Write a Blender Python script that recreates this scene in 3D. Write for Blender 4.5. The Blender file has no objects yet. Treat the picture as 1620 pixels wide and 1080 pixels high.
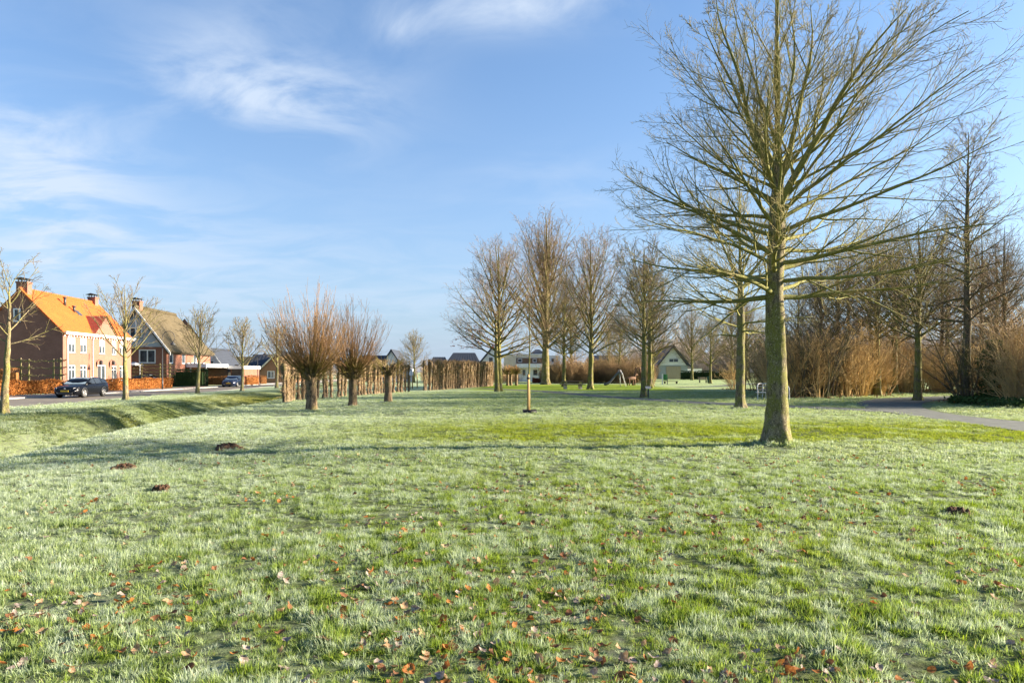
import bpy, math, random
import numpy as np
from mathutils import Matrix, Vector
R = math.radians
SC = bpy.context.scene
COL = SC.collection

# ------------------------------------------------------------------ camera, sky, sun, exposure
CAM_H, FPX, HOR = 1.7, 1080.0, 588.0
cam_data = bpy.data.cameras.new('camera'); cam = bpy.data.objects.new('camera', cam_data)
COL.objects.link(cam); SC.camera = cam
cam.location = (0, 0, CAM_H); cam.rotation_euler = (R(90), 0, 0)
cam_data.lens = 24; cam_data.sensor_width = 36; cam_data.shift_y = (HOR - 540) / 1620
cam_data.clip_start = 0.1; cam_data.clip_end = 3000

SUN_EL, SUN_AZ = 17.0, 83.0          # azimuth clockwise from +Y (view direction) towards +X
SUN_STRENGTH, SKY_STRENGTH, EXPOSURE = 4.3, 0.05, 2.37

def build_world():
    w = bpy.data.worlds.new('World'); SC.world = w; w.use_nodes = True
    nt = w.node_tree; nt.nodes.clear()
    N = nt.nodes.new; L = nt.links.new
    out = N('ShaderNodeOutputWorld'); bg = N('ShaderNodeBackground'); L(bg.outputs[0], out.inputs[0])
    sky = N('ShaderNodeTexSky'); sky.sky_type = 'NISHITA'; sky.sun_disc = False
    sky.sun_elevation = R(SUN_EL); sky.sun_rotation = R(SUN_AZ)
    sky.altitude = 0; sky.air_density = 1.0; sky.dust_density = 1.8; sky.ozone_density = 2.2
    bg.inputs[1].default_value = SKY_STRENGTH
    tc = N('ShaderNodeTexCoord'); sp = N('ShaderNodeSeparateXYZ'); L(tc.outputs['Generated'], sp.inputs[0])
    def M(op, a, b=None, c=None):
        n = N('ShaderNodeMath'); n.operation = op
        for i, v in enumerate((a, b, c)):
            if v is None: continue
            if isinstance(v, (int, float)): n.inputs[i].default_value = v
            else: L(v, n.inputs[i])
        return n.outputs[0]
    # flat cloud layer: direction projected on a plane overhead
    zz = M('ADD', M('MAXIMUM', sp.outputs[2], 0.0), 0.12)
    u = M('DIVIDE', sp.outputs[0], zz); v = M('DIVIDE', sp.outputs[1], zz)
    cb = N('ShaderNodeCombineXYZ'); L(u, cb.inputs[0]); L(v, cb.inputs[1])
    def noise(scale, detail, rough, dist, loc, sc=(1, 1, 1), rz=0):
        mp = N('ShaderNodeMapping'); mp.inputs['Location'].default_value = loc; mp.inputs['Scale'].default_value = sc
        mp.inputs['Rotation'].default_value = (0, 0, R(rz))
        L(cb.outputs[0], mp.inputs[0])
        n = N('ShaderNodeTexNoise'); n.inputs['Scale'].default_value = scale; n.inputs['Detail'].default_value = detail
        n.inputs['Roughness'].default_value = rough; n.inputs['Distortion'].default_value = dist
        L(mp.outputs[0], n.inputs['Vector']); return n.outputs['Fac']
    def ramp(x, a, b):
        n = N('ShaderNodeMapRange'); n.interpolation_type = 'SMOOTHSTEP'
        n.inputs[1].default_value = a; n.inputs[2].default_value = b; L(x, n.inputs[0]); return n.outputs[0]
    wisp = noise(1.9, 8, 0.58, 0.7, (3.1, 1.7, 0), (1.0, 1.45, 1), 30)
    big = noise(0.55, 3, 0.5, 0.2, (7.3, 2.2, 0), (1.0, 1.5, 1), 15)
    # cirrus patches: soft discs in direction space (azimuth slope, height slope)
    ax = M('DIVIDE', sp.outputs[0], M('MAXIMUM', sp.outputs[1], 0.05)); ay = M('DIVIDE', sp.outputs[2], M('MAXIMUM', sp.outputs[1], 0.05))
    tot = None
    for (px, py, rx, ry, k, tilt) in ((425, 150, 180, 75, 0.9, -10), (810, 5, 210, 46, 1.0, 4), (632, 42, 44, 30, .65, 0), (70, 285, 190, 120, 0.95, -35), (200, 430, 480, 110, .5, 0), (330, 70, 160, 60, .2, 20)):
        ca, sa = math.cos(R(tilt)), math.sin(R(tilt))
        dx = M('SUBTRACT', ax, (px - 810) / FPX); dy = M('SUBTRACT', ay, (HOR - py) / FPX)
        e1 = M('MULTIPLY_ADD', dx, ca, M('MULTIPLY', dy, sa)); e2 = M('MULTIPLY_ADD', dy, ca, M('MULTIPLY', dx, -sa))
        q = M('ADD', M('POWER', M('DIVIDE', e1, rx / FPX), 2), M('POWER', M('DIVIDE', e2, ry / FPX), 2))
        g = M('MULTIPLY', M('POWER', 2.718, M('MULTIPLY', q, -1.1)), k)
        tot = g if tot is None else M('ADD', tot, g)
    c1 = M('MULTIPLY', tot, ramp(wisp, 0.34, 0.66))
    c2 = M('MULTIPLY', M('MULTIPLY', ramp(big, 0.46, 0.74), ramp(wisp, 0.3, 0.7)), 0.30)
    # thin milky veil low over the horizon
    veil = M('MULTIPLY', M('POWER', 2.718, M('MULTIPLY', M('MAXIMUM', sp.outputs[2], 0.0), -4.2)), 0.80)
    cl = M('MINIMUM', M('ADD', c1, c2), 0.85)
    tint = N('ShaderNodeMix'); tint.data_type = 'RGBA'; tint.blend_type = 'MULTIPLY'; tint.inputs[0].default_value = 1.0
    L(sky.outputs[0], tint.inputs[6]); tint.inputs[7].default_value = (0.66, 0.88, 1.08, 1)
    mx = N('ShaderNodeMix'); mx.data_type = 'RGBA'; L(cl, mx.inputs[0]); L(tint.outputs[2], mx.inputs[6])
    mx.inputs[7].default_value = (2.9, 3.35, 4.0, 1)
    vl = N('ShaderNodeMix'); vl.data_type = 'RGBA'; L(veil, vl.inputs[0]); L(tint.outputs[2], vl.inputs[6]); vl.inputs[7].default_value = (2.3, 2.8, 3.65, 1); L(vl.outputs[2], mx.inputs[6])
    L(mx.outputs[2], bg.inputs[0])
build_world()

sun_data = bpy.data.lights.new('sun', 'SUN'); sun = bpy.data.objects.new('sun', sun_data); COL.objects.link(sun)
sun_data.energy = SUN_STRENGTH; sun_data.angle = R(0.75); sun_data.color = (1.0, 0.85, 0.66)
_sd = Vector((math.sin(R(SUN_AZ)) * math.cos(R(SUN_EL)), math.cos(R(SUN_AZ)) * math.cos(R(SUN_EL)), math.sin(R(SUN_EL))))
sun.rotation_euler = _sd.to_track_quat('Z', 'Y').to_euler(); sun.location = (60, 10, 40)

vs = SC.view_settings
vs.view_transform = 'Standard'; vs.look = 'None'; vs.gamma = 1; vs.use_curve_mapping = False; vs.exposure = EXPOSURE
SC.cycles.max_bounces = 6; SC.cycles.diffuse_bounces = 3; SC.cycles.glossy_bounces = 2; SC.cycles.transmission_bounces = 3
SC.cycles.transparent_max_bounces = 6; SC.cycles.caustics_reflective = False; SC.cycles.caustics_refractive = False

# ------------------------------------------------------------------ helpers
def at(px, py, z=0.0):
    """pixel of the photograph -> point on the level z"""
    d = (CAM_H - z) * FPX / (py - HOR)
    return ((px - 810) / FPX * d, d)

def atd(px, d): return (px - 810) / FPX * d

def link(o, parent=None):
    COL.objects.link(o)
    if parent is not None: o.parent = parent
    return o

def tag(o, label, cat=None, group=None, kind=None):
    if label: o['label'] = label
    if cat: o['category'] = cat
    if group: o['group'] = group
    if kind: o['kind'] = kind
    return o

def thing(name, label, cat, loc=(0, 0, 0), rz=0.0, group=None):
    o = bpy.data.objects.new(name, None); o.empty_display_size = 0.2
    o.location = loc; o.rotation_euler = (0, 0, rz)
    link(o); return tag(o, label, cat, group)

def obj(name, me, parent=None, loc=None, rot=None, scale=None):
    o = bpy.data.objects.new(name, me)
    if loc is not None: o.location = loc
    if rot is not None: o.rotation_euler = rot
    if scale is not None: o.scale = scale if hasattr(scale, '__len__') else (scale,) * 3
    return link(o, parent)

def copy_tree(root, label, loc, rz, scale=1.0, group=None):
    r = root.copy(); COL.objects.link(r); r.location = loc; r.rotation_euler = (0, 0, rz)
    r.scale = scale if hasattr(scale, '__len__') else (scale,) * 3
    r['label'] = label
    if group: r['group'] = group
    for ch in list(root.children):
        c = ch.copy(); COL.objects.link(c); c.parent = r
        for g in list(ch.children):
            d = g.copy(); COL.objects.link(d); d.parent = c
    return r

def np_mesh(name, V, faces, mats, smooth=False, attrs=None, midx=None):
    """V (n,3); faces: list of int arrays (m,3) or (m,4)"""
    V = np.asarray(V, np.float32)
    me = bpy.data.meshes.new(name)
    me.vertices.add(len(V)); me.vertices.foreach_set('co', V.ravel())
    faces = [np.asarray(f, np.int32) for f in faces if len(f)]
    loops = np.concatenate([f.ravel() for f in faces]); cnt = np.concatenate([np.full(len(f), f.shape[1], np.int32) for f in faces])
    start = np.concatenate([[0], np.cumsum(cnt)[:-1]]).astype(np.int32)
    me.loops.add(len(loops)); me.loops.foreach_set('vertex_index', loops)
    me.polygons.add(len(cnt)); me.polygons.foreach_set('loop_start', start); me.polygons.foreach_set('loop_total', cnt)
    if smooth: me.polygons.foreach_set('use_smooth', np.ones(len(cnt), bool))
    for m in (mats if isinstance(mats, (list, tuple)) else [mats]): me.materials.append(m)
    if midx is not None: me.polygons.foreach_set('material_index', np.asarray(midx, np.int32))
    for k, a in (attrs or {}).items():
        at_ = me.attributes.new(k, 'FLOAT', 'POINT'); at_.data.foreach_set('value', np.asarray(a, np.float32))
    me.update(calc_edges=True); me.validate()
    return me

class MB:
    """collects boxes, prisms and tubes into one mesh"""
    def __init__(s): s.v = []; s.f = []; s.sm = []
    def add(s, V, F, smooth=False):
        b = len(s.v); s.v += [tuple(p) for p in V]; s.f += [tuple(i + b for i in f) for f in F]; s.sm += [smooth] * len(F)
    def box(s, x0, x1, y0, y1, z0, z1, bev=0.0):
        if bev <= 0:
            V = [(x, y, z) for z in (z0, z1) for y in (y0, y1) for x in (x0, x1)]
            s.add(V, [(0, 2, 3, 1), (4, 5, 7, 6), (0, 1, 5, 4), (2, 6, 7, 3), (0, 4, 6, 2), (1, 3, 7, 5)]); return s
        b = bev
        def ring(z, i): return [(x0 + i, y0 + i + (b - i) , z), (x0 + i + (b - i), y0 + i, z), (x1 - b, y0 + i, z), (x1 - i, y0 + b, z), (x1 - i, y1 - b, z), (x1 - b, y1 - i, z), (x0 + b, y1 - i, z), (x0 + i, y1 - b, z)]
        rings = [ring(z0, b * .6), ring(z0 + b, 0), ring(z1 - b, 0), ring(z1, b * .6)]
        V = [p for r in rings for p in r]; F = []
        for k in range(3):
            for i in range(8):
                j = (i + 1) % 8; F.append((k * 8 + i, k * 8 + j, k * 8 + 8 + j, k * 8 + 8 + i))
        F.append(tuple(range(7, -1, -1))); F.append(tuple(range(24, 32)))
        s.add(V, F); return s
    def prism(s, poly, a, b, axis='y'):
        """poly: 2-D points, extruded a..b along axis"""
        n = len(poly)
        def p3(p, t):
            return (t, p[0], p[1]) if axis == 'x' else ((p[0], t, p[1]) if axis == 'y' else (p[0], p[1], t))
        V = [p3(p, a) for p in poly] + [p3(p, b) for p in poly]
        F = [tuple(range(n - 1, -1, -1)), tuple(range(n, 2 * n))] + [(i, (i + 1) % n, n + (i + 1) % n, n + i) for i in range(n)]
        s.add(V, F); return s
    def tube(s, pts, rad, sides=8, caps=True):
        pts = np.array(pts, float); rad = np.full(len(pts), rad) if np.isscalar(rad) else np.array(rad)
        V, F = tubes(pts[None], rad[None], sides)
        F = [tuple(f) for f in F]
        if caps:
            F.append(tuple(range(sides - 1, -1, -1))); n = len(V); F.append(tuple(range(n - sides, n)))
        s.add(V.tolist(), F, True); return s
    def disc(s, c, axis, r, h, sides=20):
        a = np.array(c, float); d = {'x': (1, 0, 0), 'y': (0, 1, 0), 'z': (0, 0, 1)}[axis]
        return s.tube([a - np.array(d) * h / 2, a + np.array(d) * h / 2], r, sides)
    def mesh(s, name, mats):
        me = bpy.data.meshes.new(name); me.from_pydata(s.v, [], s.f)
        for m in (mats if isinstance(mats, (list, tuple)) else [mats]): me.materials.append(m)
        me.polygons.foreach_set('use_smooth', s.sm)
        me.update(); return me
    def build(s, name, mats, parent=None, loc=None, rot=None, scale=None):
        return obj(name, s.mesh(name, mats), parent, loc, rot, scale)

def nrm(a): return a / np.maximum(np.linalg.norm(a, axis=-1, keepdims=True), 1e-9)

def tubes(P, RR, sides):
    """P (N,K,3) polylines, RR (N,K) radii -> verts, quads"""
    N, K = P.shape[:2]
    T = np.empty_like(P); T[:, 1:-1] = P[:, 2:] - P[:, :-2]; T[:, 0] = P[:, 1] - P[:, 0]; T[:, -1] = P[:, -1] - P[:, -2]
    T = nrm(T)
    mean = nrm(P[:, -1] - P[:, 0])
    ref = np.where(np.abs(mean[:, 2:3]) > 0.8, np.array([[1.0, 0, 0]]), np.array([[0, 0, 1.0]]))[:, None, :]
    A = nrm(np.cross(T, np.broadcast_to(ref, T.shape))); B = np.cross(T, A)
    th = np.arange(sides) * 2 * np.pi / sides
    V = P[:, :, None, :] + RR[:, :, None, None] * (np.cos(th)[None, None, :, None] * A[:, :, None, :] + np.sin(th)[None, None, :, None] * B[:, :, None, :])
    idx = np.arange(N * K * sides).reshape(N, K, sides)
    a = idx[:, :-1]; b = idx[:, 1:]
    F = np.stack([a, np.roll(a, -1, 2), np.roll(b, -1, 2), b], -1).reshape(-1, 4)
    return V.reshape(-1, 3), F

def tube_mesh(name, batches, mats, smooth=True):
    """batches: list of (P, R, sides, material index)"""
    Vs, Fs, mi = [], [], []; b = 0
    for (P, RR, s, m) in batches:
        if len(P) == 0: continue
        V, F = tubes(P, RR, s); Vs.append(V); Fs.append(F + b); b += len(V); mi.append(np.full(len(F), m))
    return np_mesh(name, np.concatenate(Vs), [np.concatenate(Fs)], mats, smooth, midx=np.concatenate(mi))

# ------------------------------------------------------------------ materials
def new_mat(name):
    m = bpy.data.materials.new(name); m.use_nodes = True; nt = m.node_tree; nt.nodes.clear()
    out = nt.nodes.new('ShaderNodeOutputMaterial')
    return m, nt, out

class G:
    """tiny node helper"""
    def __init__(s, nt): s.nt = nt
    def n(s, t, **kw):
        n = s.nt.nodes.new(t)
        for k, v in kw.items(): setattr(n, k, v)
        return n
    def l(s, a, b): s.nt.links.new(a, b)
    def m(s, op, a, b=None, c=None, clamp=False):
        n = s.n('ShaderNodeMath', operation=op, use_clamp=clamp)
        for i, v in enumerate((a, b, c)):
            if v is None: continue
            if isinstance(v, (int, float)): n.inputs[i].default_value = v
            else: s.l(v, n.inputs[i])
        return n.outputs[0]
    def ss(s, x, a, b, lo=0, hi=1):
        n = s.n('ShaderNodeMapRange', interpolation_type='SMOOTHSTEP')
        for i, v in enumerate((a, b, lo, hi)): n.inputs[i + 1].default_value = v
        s.l(x, n.inputs[0]); return n.outputs[0]
    def noise(s, scale, detail=4, rough=0.55, vec=None, sc=None, dist=0.0):
        n = s.n('ShaderNodeTexNoise'); n.inputs['Scale'].default_value = scale; n.inputs['Detail'].default_value = detail
        n.inputs['Roughness'].default_value = rough; n.inputs['Distortion'].default_value = dist
        if vec is not None:
            if sc is not None:
                mp = s.n('ShaderNodeMapping'); mp.inputs['Scale'].default_value = sc; s.l(vec, mp.inputs[0]); vec = mp.outputs[0]
            s.l(vec, n.inputs['Vector'])
        return n.outputs['Fac']
    def mix(s, f, a, b, blend='MIX'):
        n = s.n('ShaderNodeMix', data_type='RGBA', blend_type=blend)
        for i, v in ((0, f), (6, a), (7, b)):
            if isinstance(v, (int, float)): n.inputs[i].default_value = v
            elif isinstance(v, (tuple, list)): n.inputs[i].default_value = (*v, 1) if len(v) == 3 else v
            else: s.l(v, n.inputs[i])
        return n.outputs[2]
    def pos(s): return s.n('ShaderNodeNewGeometry').outputs['Position']
    def gen(s): return s.n('ShaderNodeTexCoord').outputs['Object']
    def bsdf(s, col, rough=0.7, spec=0.3, metal=0.0, bump=None, bs=0.3, bd=0.02):
        b = s.n('ShaderNodeBsdfPrincipled'); b.inputs['Roughness'].default_value = rough
        b.inputs['Specular IOR Level'].default_value = spec; b.inputs['Metallic'].default_value = metal
        if isinstance(col, (tuple, list)): b.inputs['Base Color'].default_value = (*col, 1)
        else: s.l(col, b.inputs['Base Color'])
        if bump is not None:
            bn = s.n('ShaderNodeBump'); bn.inputs['Strength'].default_value = bs; bn.inputs['Distance'].default_value = bd
            s.l(bump, bn.inputs['Height']); s.l(bn.outputs[0], b.inputs['Normal'])
        return b

_mats = {}
def mat(name, c1, c2=None, scale=6.0, rough=0.7, spec=0.3, metal=0.0, bump=0.0, sc=None, world=False, lo=.35, hi=.65, detail=4):
    """plain two-tone noise material"""
    if name in _mats: return _mats[name]
    m, nt, out = new_mat(name); g = G(nt)
    vec = g.pos() if world else g.gen()
    f = g.noise(scale, detail, 0.6, vec, sc)
    col = g.mix(g.ss(f, lo, hi), c1, c2 or tuple(x * 0.75 for x in c1))
    b = g.bsdf(col, rough, spec, metal, f if bump else None, bump, 0.02)
    g.l(b.outputs[0], out.inputs[0]); _mats[name] = m; return m

def bark(name, base, dark, moss, moss_amt=0.5, scale=14.0, rough=0.9, bump=0.6):
    m, nt, out = new_mat(name); g = G(nt); p = g.gen()
    f = g.noise(scale, 6, 0.7, p, (1, 1, 0.35)); f2 = g.noise(2.2, 3, 0.6, p); sp = g.noise(scale * 2.6, 3, 0.7, p)
    col = g.mix(g.ss(f, .38, .62), dark, base)
    col = g.mix(g.m('MULTIPLY', g.ss(f2, .55 - moss_amt * .3, .72 - moss_amt * .3), g.ss(f, .3, .6, .35, .95)), col, moss)
    col = g.mix(g.m('MULTIPLY', g.ss(sp, .56, .66), .75), col, tuple(min(1, x * 1.9 + .06) for x in base)); sq = g.noise(scale * 1.7, 4, .7, p, (1.3, 1.3, .5)); col = g.mix(g.m('MULTIPLY', g.ss(sq, .55, .66), .7), col, tuple(x * .45 for x in dark))
    b = g.bsdf(col, rough, 0.15, 0, f, bump, 0.03)
    g.l(b.outputs[0], out.inputs[0]); return m

def leafy(name, c1, c2, c3, trans=0.3, scale=5.0, rough=0.75):
    """thin leaves: diffuse + translucent, three tones by position"""
    m, nt, out = new_mat(name); g = G(nt); p = g.pos()
    f = g.noise(scale, 3, 0.6, p); f2 = g.noise(scale * 9, 2, .6, p)
    col = g.mix(g.ss(f, .38, .62), c1, c2); col = g.mix(g.ss(f2, .45, .7), col, c3)
    b = g.bsdf(col, rough, 0.2); t = g.n('ShaderNodeBsdfTranslucent'); g.l(col, t.inputs[0])
    mx = g.n('ShaderNodeMixShader'); mx.inputs[0].default_value = trans
    g.l(b.outputs[0], mx.inputs[1]); g.l(t.outputs[0], mx.inputs[2]); g.l(mx.outputs[0], out.inputs[0]); return m

M_white = mat('white_paint', (.78, .77, .74), (.70, .69, .66), 3)
M_pane = None
def glass_mat(name, col, rough=0.08):
    m, nt, out = new_mat(name); g = G(nt)
    f = g.noise(1.3, 2, .5, g.pos())
    b = g.bsdf(g.mix(g.ss(f, .4, .6), col, tuple(c * .55 for c in col)), rough, 0.6); g.l(b.outputs[0], out.inputs[0]); return m
M_pane = glass_mat('window_glass', (.06, .075, .09))
M_asphalt_road = mat('road_asphalt', (.20, .18, .15), (.145, .13, .11), 1.2, .9, .2, world=True, bump=.1)
M_asphalt_path = mat('path_asphalt', (.108, .120, .108), (.075, .084, .076), 2.2, .9, .25, world=True, bump=.15, detail=8)
M_kerb = mat('kerb_concrete', (.34, .33, .31), (.26, .25, .24), 2.0, .9)
M_paving = mat('brick_paving', (.30, .22, .18), (.20, .16, .14), 5.0, .9, world=True, bump=.1)

def brick_mat(name, a, b_, mortar, scale=1.0, wall_axis='obj'):
    m, nt, out = new_mat(name); g = G(nt)
    tc = g.gen(); sp = g.n('ShaderNodeSeparateXYZ'); g.l(tc, sp.inputs[0])
    cb = g.n('ShaderNodeCombineXYZ'); g.l(g.m('ADD', sp.outputs[0], sp.outputs[1]), cb.inputs[0]); g.l(sp.outputs[2], cb.inputs[1])
    br = g.n('ShaderNodeTexBrick'); g.l(cb.outputs[0], br.inputs['Vector'])
    br.inputs['Color1'].default_value = (*a, 1); br.inputs['Color2'].default_value = (*b_, 1); br.inputs['Mortar'].default_value = (*mortar, 1)
    br.inputs['Scale'].default_value = scale; br.inputs['Brick Width'].default_value = .21; br.inputs['Row Height'].default_value = .063
    br.inputs['Mortar Size'].default_value = .006; br.inputs['Bias'].default_value = 0.0
    f = g.noise(1.1, 5, .65, tc); f2 = g.noise(.35, 3, .6, tc)
    col = g.mix(g.ss(f, .35, .7, 0, .35), br.outputs['Color'], tuple(x * .6 for x in a))
    col = g.mix(g.ss(f2, .4, .7, 0, .25), col, tuple(min(1, x * 1.35) for x in b_))
    b = g.bsdf(col, .9, .2, 0, br.outputs['Fac'], -.25, .01); g.l(b.outputs[0], out.inputs[0]); return m

# ------------------------------------------------------------------ ground shape
def sstep(a, b, x):
    t = np.clip((np.asarray(x, float) - a) / (b - a), 0, 1); return t * t * (3 - 2 * t)
def lawn_edge(y): return np.interp(y, [-20, 0, 9, 13.4, 21.9, 30, 41.7, 60, 90], [-9.5, -9.2, -9.4, -10.2, -12.0, -13.2, -14.3, -15.5, -17])
def bank_top(y):
    return np.interp(y, [-20, 0, 16, 28, 30.5, 33.5, 37, 41, 52, 63, 76, 140], [-15.3, -15.6, -16.2, -17.2, -18.2, -20.2, -20.8, -21.0, -22.6, -23.6, -24.3, -30])
def road_near(y): return -25.0 - 0.095 * (np.asarray(y, float) - 34)
def road_far(y): return -36.0 - 0.04 * (np.asarray(y, float) - 50)
def gz(x, y):
    x = np.asarray(x, float); y = np.asarray(y, float)
    xe = lawn_edge(y); xb = bank_top(y)
    D = np.interp(y, [-30, 0, 24, 38, 47, 58, 75], [1.5, 1.5, 1.45, 1.2, .65, .25, .12])
    s = (xe - x) / (xe - xb)
    dip = sstep(-.12, .5, s) * (1 - sstep(.5, 1.0, s))
    z = -D * dip - .10 * sstep(.6, 1.1, s)
    z = z + .10 * np.exp(-(((y - 26.5) / 3.2) ** 2 + ((x + 18.2) / 2.2) ** 2))
    lawn = 1 - sstep(0, .5, s)
    und = .020 * np.sin(x * .55 + .6 * y) * np.sin(.47 * y + 1.3) + .016 * np.sin(1.3 * x - .4 * y + 2) * np.sin(.9 * y + .5 * x)
    z = z + und * lawn * (1 - sstep(28, 45, y)) * (1 - sstep(9, 13, x))
    rn = road_near(y)
    z = z - .06 * sstep(-.1, .35, (rn - x))          # bed under the road
    return z
def gzf(x, y): return float(gz(x, y))

def add_frost(g):
    """frost amount 0..1 by place (sun-melted strips stay green) and a dry/yellow tint amount"""
    p = g.pos(); sp = g.n('ShaderNodeSeparateXYZ'); g.l(p, sp.inputs[0])
    x, y = sp.outputs[0], sp.outputs[1]
    n1 = g.noise(.55, 4, .6, p); n2 = g.noise(2.6, 4, .65, p); n3 = g.noise(.16, 3, .5, p)
    yw = g.m('ADD', g.m('MULTIPLY_ADD', g.m('SUBTRACT', n1, .5), 9.0, y), g.m('MULTIPLY', g.m('SUBTRACT', n2, .5), 7.0))
    b1 = g.m('MULTIPLY', g.m('MULTIPLY', g.ss(yw, 12.6, 18.4), g.ss(yw, 20.5, 29.5, 1, 0)), g.ss(x, -12, 1.0)); b1 = g.m('MULTIPLY', b1, g.ss(n1, .30, .54, .60, 1.0))
    b2 = g.m('MULTIPLY', g.m('MULTIPLY', g.ss(yw, 57, 64), g.ss(yw, 88, 100, 1, 0)), g.m('MULTIPLY', g.ss(x, -7, -2), g.ss(x, 14, 22, 1, 0)))
    b4 = g.m('MULTIPLY', g.m('MULTIPLY', g.ss(yw, 105, 120), g.ss(x, 15, 25)), .45)
    def blob(cx, cy, rx, ry, k):
        q = g.m('ADD', g.m('POWER', g.m('DIVIDE', g.m('SUBTRACT', x, cx), rx), 2), g.m('POWER', g.m('DIVIDE', g.m('SUBTRACT', y, cy), ry), 2))
        return g.m('MULTIPLY', g.m('POWER', 2.718, g.m('MULTIPLY', q, -1)), k)
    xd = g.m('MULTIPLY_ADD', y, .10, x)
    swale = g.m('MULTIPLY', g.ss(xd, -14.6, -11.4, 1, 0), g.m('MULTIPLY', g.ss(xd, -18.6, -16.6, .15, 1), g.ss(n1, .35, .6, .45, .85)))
    b3 = g.m('ADD', blob(-16.3, 29.4, 1.5, 2.8, 1.0), blob(-19.0, 52, 3.5, 8, .95))
    n4 = g.noise(5.5, 3, .6, p)
    fg = g.m('MULTIPLY', g.ss(y, 8, 17, 1.1, .78), g.ss(g.m('MULTIPLY_ADD', n4, .5, g.m('MULTIPLY', n2, .5)), .40, .58, .30, 1.0))
    fg = g.m('MULTIPLY', fg, g.ss(x, -9, 0, .50, 1.0))
    # green rings round the trunks where the frost has melted
    melt = g.m('MAXIMUM', g.m('MAXIMUM', g.m('MAXIMUM', b1, b2), g.m('MAXIMUM', g.m('MAXIMUM', b3, swale), b4)), g.m('MULTIPLY', fg, .88))
    melt = g.m('MULTIPLY', melt, g.ss(n2, .22, .50, .45, 1.0))
    frost = g.m('SUBTRACT', g.ss(n2, .2, .62, .70, 1.0), melt, clamp=True)
    dry = g.m('MAXIMUM', g.m('MAXIMUM', b3, g.m('MULTIPLY', g.ss(n3, .5, .7), .35)), g.m('MULTIPLY', b1, .30))
    return frost, dry, n1, n2, g.m('MULTIPLY', swale, .8)  # last value: mask for the shade painted onto the ditch bank

GREEN = (.30, .40, .022); GREEN2 = (.095, .17, .014); DRY = (.46, .40, .04); FROST = (.66, .735, .655)

def grass_mat():
    m, nt, out = new_mat('grass_blades'); g = G(nt)
    frost, dry, n1, n2, bank_shade = add_frost(g)
    h = g.n('ShaderNodeAttribute', attribute_name='h').outputs['Fac']; r = g.n('ShaderNodeAttribute', attribute_name='r').outputs['Fac']
    col = g.mix(r, GREEN2, GREEN); col = g.mix(g.m('MULTIPLY', dry, g.ss(r, .2, .8, .35, .9)), col, DRY)
    col = g.mix(bank_shade, col, (.085, .105, .026)); straw = g.ss(r, .90, .97); col = g.mix(g.m('MULTIPLY', straw, .75), col, (.36, .29, .13))  # dark olive on the ditch bank is blocked sunlight put into the blade colour
    rnd = g.n('ShaderNodeObjectInfo').outputs['Random']; fr = g.m('MULTIPLY', frost, g.ss(h, .0, .8, .22, .95)); fr = g.m('MULTIPLY', fr, g.ss(r, .0, .5, .72, 1.0)); fr = g.m('MULTIPLY', fr, g.ss(rnd, .0, .6, .50, 1.08), clamp=True)
    col = g.mix(g.ss(rnd, .55, 1.0, 0, .5), col, (.05, .10, .012))
    col = g.mix(fr, col, FROST)
    b = g.bsdf(col, .75, .15); t = g.n('ShaderNodeBsdfTranslucent'); g.l(col, t.inputs[0])
    mx = g.n('ShaderNodeMixShader'); mx.inputs[0].default_value = .48
    g.l(b.outputs[0], mx.inputs[1]); g.l(t.outputs[0], mx.inputs[2]); g.l(mx.outputs[0], out.inputs[0]); return m
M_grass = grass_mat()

def ground_mat():
    m, nt, out = new_mat('lawn_ground'); g = G(nt)
    frost, dry, n1, n2, bank_shade = add_frost(g)
    p = g.pos(); f = g.noise(9, 6, .7, p); sp = g.n('ShaderNodeSeparateXYZ'); g.l(p, sp.inputs[0])
    grass = g.mix(g.ss(f, .35, .65), GREEN2, tuple(c * .62 for c in GREEN)); grass = g.mix(g.m('MULTIPLY', dry, .7), grass, DRY)
    grass = g.mix(bank_shade, grass, (.085, .105, .026)); grass = g.mix(g.m('MULTIPLY', frost, g.ss(f, .3, .65, .22, .58)), grass, FROST)  # same painted bank shade on the ground under the blades
    soil = g.mix(g.ss(f, .4, .6), (.045, .055, .018), (.09, .12, .03))
    soil = g.mix(g.m('MULTIPLY', frost, .16), soil, FROST)
    col = g.mix(g.ss(sp.outputs[1], 26, 52), soil, grass)
    b = g.bsdf(col, .95, .1, 0, f, .6, .06); g.l(b.outputs[0], out.inputs[0]); return m
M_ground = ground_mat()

def build_ground():
    xs = np.concatenate([[-900, -500, -300, -180, -120, -80, -60], np.arange(-46, -30, 2.0), np.arange(-30, 30, .5), np.arange(30, 60, 3.0), [60, 90, 140, 220, 350, 550, 900]])
    ys = np.concatenate([[-300, -120, -60, -30], np.arange(-20, 0, 2.0), np.arange(0, 60, .5), np.arange(60, 100, 2.0), [100, 110, 125, 145, 170, 210, 270, 360, 500, 750, 1200, 2000]])
    X, Y = np.meshgrid(xs, ys); Z = gz(X, Y)
    V = np.stack([X, Y, Z], -1).reshape(-1, 3); nx = len(xs)
    i = np.arange(len(ys) - 1)[:, None] * nx + np.arange(nx - 1)[None]
    F = np.stack([i, i + 1, i + nx + 1, i + nx], -1).reshape(-1, 4)
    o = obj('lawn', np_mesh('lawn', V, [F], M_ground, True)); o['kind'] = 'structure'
build_ground()

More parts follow.
